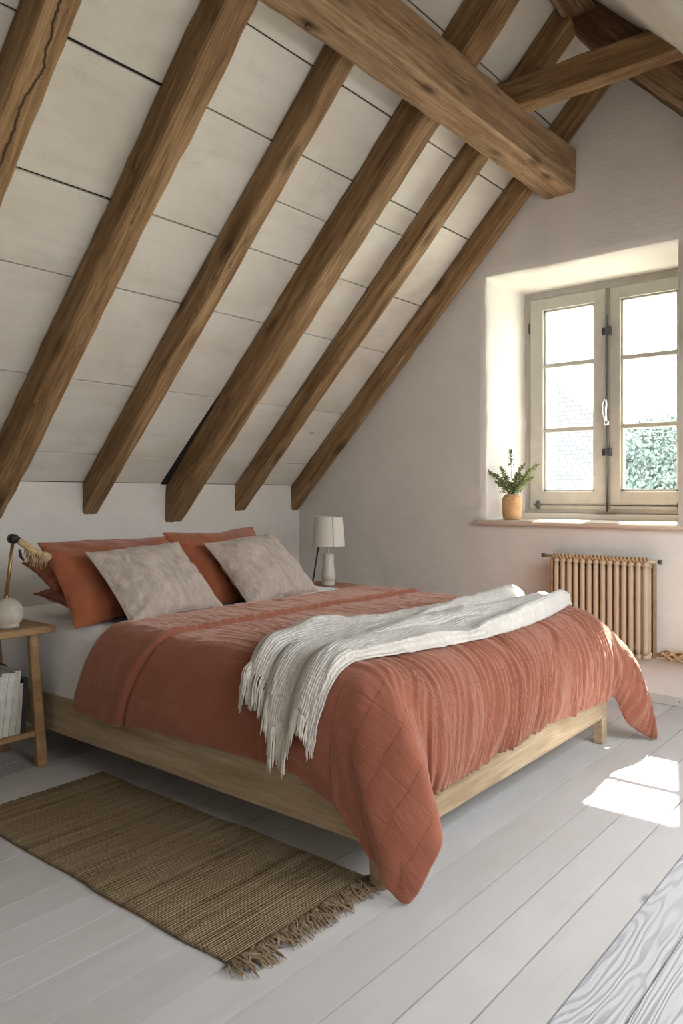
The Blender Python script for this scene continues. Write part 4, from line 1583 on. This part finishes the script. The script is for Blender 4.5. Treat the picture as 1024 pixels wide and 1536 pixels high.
# ================================================================ RADIATOR
RYa, RYb, RZa, RZb, RXc = 1.978, 1.408, 0.262, 0.825, XG - 0.095
rad = empty('radiator', (RXc, (RYa + RYb) / 2, RZa), label='tan column radiator hanging on the gable wall under the window', cat='radiator')
nsec = 14
pitch = (RYa - RYb) / nsec
HZ = RZb - RZa
sec = MB()
for xo in (-0.050, 0.0, 0.045):
    sec.tube([(xo, 0, 0.03), (xo, 0, 0.06), (xo, 0, HZ - 0.06), (xo, 0, HZ - 0.03)], [0.0125, 0.0155, 0.0155, 0.0125], 14)
sec.tube([(-0.062, 0, HZ - 0.030), (-0.052, 0, HZ - 0.022), (0.05, 0, HZ - 0.022), (0.058, 0, HZ - 0.03)], [0.012, 0.019, 0.019, 0.012], 12)
sec.tube([(-0.062, 0, 0.024), (-0.052, 0, 0.02), (0.05, 0, 0.02), (0.058, 0, 0.024)], [0.012, 0.019, 0.019, 0.012], 12)
first = None
for k in range(nsec):
    y = RYa - pitch * (k + 0.5) - (RYa + RYb) / 2
    if first is None:
        first = sec.build('radiator_column', m_rad, rad, True)
        first.location = (0, y, 0)
    else:
        c = first.copy()
        COL.objects.link(c)
        c.parent = rad
        c.location = (0, y, 0)
hy_ = (RYa - RYb) / 2
MB().tube([(0, -hy_, HZ - 0.03), (0, hy_, HZ - 0.03)], 0.014, 12).build('header_pipe', m_rad, rad, True)
MB().tube([(0, -hy_, 0.028), (0, hy_, 0.028)], 0.014, 12).build('header_pipe', m_rad, rad, True)
MB().box((0.0, -hy_ - 0.010, 0.004), (0.055, -hy_ - 0.003, HZ - 0.02), 0.003).build('end_plate', m_stand, rad)
MB().box((-0.064, hy_ + 0.000, 0.004), (0.055, hy_ + 0.012, HZ - 0.008), 0.003).build('end_plate', m_stand, rad)
MB().tube([(-0.045, hy_ + 0.065, HZ + 0.004), (-0.045, 0, HZ + 0.002), (-0.045, -hy_ - 0.058, HZ - 0.002)], 0.0085, 12).build('top_rod', m_rad, rad, True)
for s, z in ((1, 0.004), (-1, -0.002)):
    y = s * hy_ + (0.065 if s > 0 else -0.058)
    MB().tube([(-0.045, y - 0.009, HZ + z), (-0.045, y + 0.009, HZ + z)], 0.0125, 14).build('rod_knob', m_iron, rad, True)
# twisted rope wound round the top rod
mb = MB()
for ph in (0, PI):
    pts = []
    for k in range(240):
        t = k / 239
        a = t * 2 * PI * 13 + ph
        pts.append((-0.045 + 0.013 * math.cos(a), hy_ - t * 2 * hy_, HZ + 0.004 + 0.011 * math.sin(a)))
    mb.tube(pts, 0.0068, 6)
mb.build('rope_wrap', m_straw, rad, True)
for y in (-0.2, 0.2):
    MB().box((0.04, y - 0.012, 0.05), (0.095, y + 0.012, 0.065)).build('wall_bracket', m_iron, rad)
    MB().box((0.04, y - 0.012, HZ - 0.1), (0.095, y + 0.012, HZ - 0.085)).build('wall_bracket', m_iron, rad)

# straw rope bundle at the radiator's foot
rb = MB()
q = random.Random(9)
for k in range(9):
    ph = 2 * PI * k / 9
    pts = []
    for m in range(60):
        t = m / 59
        a = ph + t * 2 * PI * 2.2 * (1 if k % 2 else -1)
        r = 0.026 * (0.75 + 0.25 * math.sin(t * PI))
        pts.append((XG - 0.06 + r * math.cos(a) * 1.2, 1.365 - t * 0.50, 0.290 + r * math.sin(a) + 0.004 * math.sin(t * 14 + k)))
    rb.tube(pts, 0.0075, 6)
o = rb.build('rope_bundle', m_straw, None, True)
tag(o, 'braided straw rope bundle wrapped along the pipe right of the radiator', 'rope')
pp = MB().tube([(XG - 0.06, 1.39, 0.29), (XG - 0.06, 0.86, 0.29), (XG - 0.04, 0.84, 0.27), (XG - 0.04, 0.84, 0.0)], 0.012, 10).build('pipe', m_rad, o, True)

# ================================================================ RUG
RX0, RX1, RY0, RY1 = 1.335, 1.915, 1.455, 2.885
nx, ny = 50, 150
gx, gy2 = np.meshgrid(np.linspace(RX0, RX1, nx), np.linspace(RY0, RY1, ny), indexing='ij')
e = 0.006 * vn(gy2 * 6, 0 * gx, 3)
gxx = gx + (gx - (RX0 + RX1) / 2) / 0.29 * e
gyy = gy2 + 0.006 * vn(gx * 5, 0 * gx, 8) - 0.02 * (gx - RX0) / 0.58 * 0
tz = 0.010 + 0.0025 * fbm(gx * 5, gy2 * 4, 5, 2) + 0.0012 * np.sin(gy2 * 2 * PI / 0.018)
top = np.stack([gxx, gyy, np.maximum(tz, 0.006)], -1).reshape(-1, 3)
bot = np.stack([gxx, gyy, 0 * gxx + 0.0012], -1).reshape(-1, 3)
F = grid_faces(nx, ny)
g = np.arange(nx * ny).reshape(nx, ny)
ring = np.concatenate([g[:, 0], g[-1, 1:], g[-2::-1, -1], g[0, -2:0:-1]])
sides = [(ring[i], ring[(i + 1) % len(ring)], ring[(i + 1) % len(ring)] + nx * ny, ring[i] + nx * ny)[::-1] for i in range(len(ring))]
allv = np.concatenate([top, bot])
allv = allv - np.array([1.62, 2.17, 0])
rug = link('rug', allv, list(map(tuple, F)) + [tuple(r) for r in (F[:, ::-1] + nx * ny)] + sides, m_rug, smooth=True, mw=Matrix.Translation((1.62, 2.17, 0)))
tag(rug, 'narrow brown woven jute rug with frayed fringe on the floor beside the bed', 'rug')
fm = MB()
q = random.Random(4)
for k in range(190):
    x = RX0 + (RX1 - RX0) * (k + q.random()) / 190
    ln = q.uniform(0.055, 0.105)
    a = q.gauss(-0.15, 0.28) + 0.25 * math.sin(x * 60)
    p = Vector((x, RY0 + 0.012, 0.008))
    pts = [p]
    for m in range(5):
        a += q.gauss(0, 0.16)
        p = p + Vector((math.sin(a), -math.cos(a), 0)) * ln / 5
        p.z = 0.005 + 0.010 * q.random() + 0.004
        pts.append(p.copy())
    pts[-1].z = 0.005
    fm.tube([(v.x - 1.62, v.y - 2.17, v.z) for v in pts], [0.0034, 0.0036, 0.0034, 0.003, 0.0026, 0.0016], 5)
for k in range(120):
    x = RX0 + (RX1 - RX0) * (k + q.random()) / 120
    ln = q.uniform(0.008, 0.022)
    a = q.gauss(0, 0.5)
    fm.tube([(x - 1.62, RY1 - 0.006 - 2.17, 0.007), (x + math.sin(a) * ln - 1.62, RY1 + math.cos(a) * ln - 2.17, 0.006)], [0.003, 0.0015], 5)
o = fm.build('fringe', m_fr, rug, True)
tag(o, 'frayed brown yarn ends', kind='stuff')

# ================================================================ OUTSIDE
gm = Mat('grass', 0.95, 0.1)
gm.color(gm.ramp(gm.noise(gm.map(), 2.0, 5), [(0.3, (0.35, 0.38, 0.28)), (0.7, (0.55, 0.56, 0.48))]))
o = MB().box((6.5, -40, -3.2), (90, 60, -3.0)).build('floor', gm.m)
tag(o, 'ground outside', kind='structure')


def tile_material():
    M = Mat('pale_tiles', 0.9, 0.1)
    br = M.n('ShaderNodeTexBrick')
    br.inputs['Scale'].default_value = 1.0
    br.inputs['Brick Width'].default_value = 0.17
    br.inputs['Row Height'].default_value = 0.11
    br.inputs['Mortar Size'].default_value = 0.010
    br.inputs['Color1'].default_value = (0.20, 0.198, 0.20, 1)
    br.inputs['Color2'].default_value = (0.16, 0.158, 0.16, 1)
    br.inputs['Mortar'].default_value = (0.11, 0.11, 0.11, 1)
    M.l(M.map((1, 1, 1), 'UV'), br.inputs['Vector'])
    M.color(br.outputs['Color'])
    return M.m


m_tile = tile_material()
hs = empty('house', (12.5, 5.0, -3.0), label='neighbouring pale house with a tiled hipped roof seen through the left window leaf', cat='house')
# roof face towards the room with a hip running down to the right
nyy, nss = 30, 24
tt2, ss = np.meshgrid(np.linspace(0, 1, nyy), np.linspace(0, 1, nss), indexing='ij')
zw = 0.6 + 3.9 * ss
yr = 4.6 + (zw - 2.49) * 1.63
yw = yr + tt2 * (12.0 - yr)
RPt = np.stack([3.0 * ss - 0.4 * (1 - ss) ** 2, yw - 5.0, zw + 3.0 - 0.25 * np.sin(PI * ss)], -1)
o = link('roof', RPt.reshape(-1, 3), grid_faces(nyy, nss, True), m_tile, hs, uvs=np.stack([yw, ss * 4.9], -1).reshape(-1, 2))
sm = o.modifiers.new('thickness', 'SOLIDIFY')
sm.thickness = 0.2
m_hw = flat('house_render', (0.75, 0.74, 0.72), 0.9)
MB().box((0.0, -3.2, 0), (3.0, 6.8, 3.55)).build('wall', m_hw, hs)

lm = flat('tree_leaves', (0.150, 0.195, 0.170), 0.8, 0.1, var=0.3, scale=3)
tr = empty('tree', (10.0, 2.9, -3.0), label='round leafy tree seen through the right window leaf', cat='tree')
tq = random.Random(2)
mb = MB()
for k in range(13000):
    d = Vector((tq.gauss(0, 1), tq.gauss(0, 1), tq.gauss(0, 1))).normalized()
    r = tq.uniform(0.55, 1.0) ** 0.5 * (1 + 0.18 * mnoise.noise(d * 2.5))
    p = Vector((d.x * 0.80, d.y * 0.70, d.z * 0.72)) * r + Vector((0, 0, 4.45))
    a = Vector((tq.gauss(0, 1), tq.gauss(0, 1), tq.gauss(0, 1))).normalized()
    b = a.cross(d + Vector((0.01, 0.02, 0.3))).normalized()
    sz = tq.uniform(0.04, 0.075)
    mb.add([p, p + (a * 0.5 + b * 0.3) * sz, p + a * sz, p + (a * 0.5 - b * 0.3) * sz], [(0, 1, 2, 3)])
mb.build('crown', lm, tr)
MB().tube([(0, 0, 0), (0.05, 0, 1.8), (0, 0.05, 3.2), (0, 0.05, 4.4)], [0.17, 0.13, 0.10, 0.05], 12).build('trunk', m_twig, tr, True)
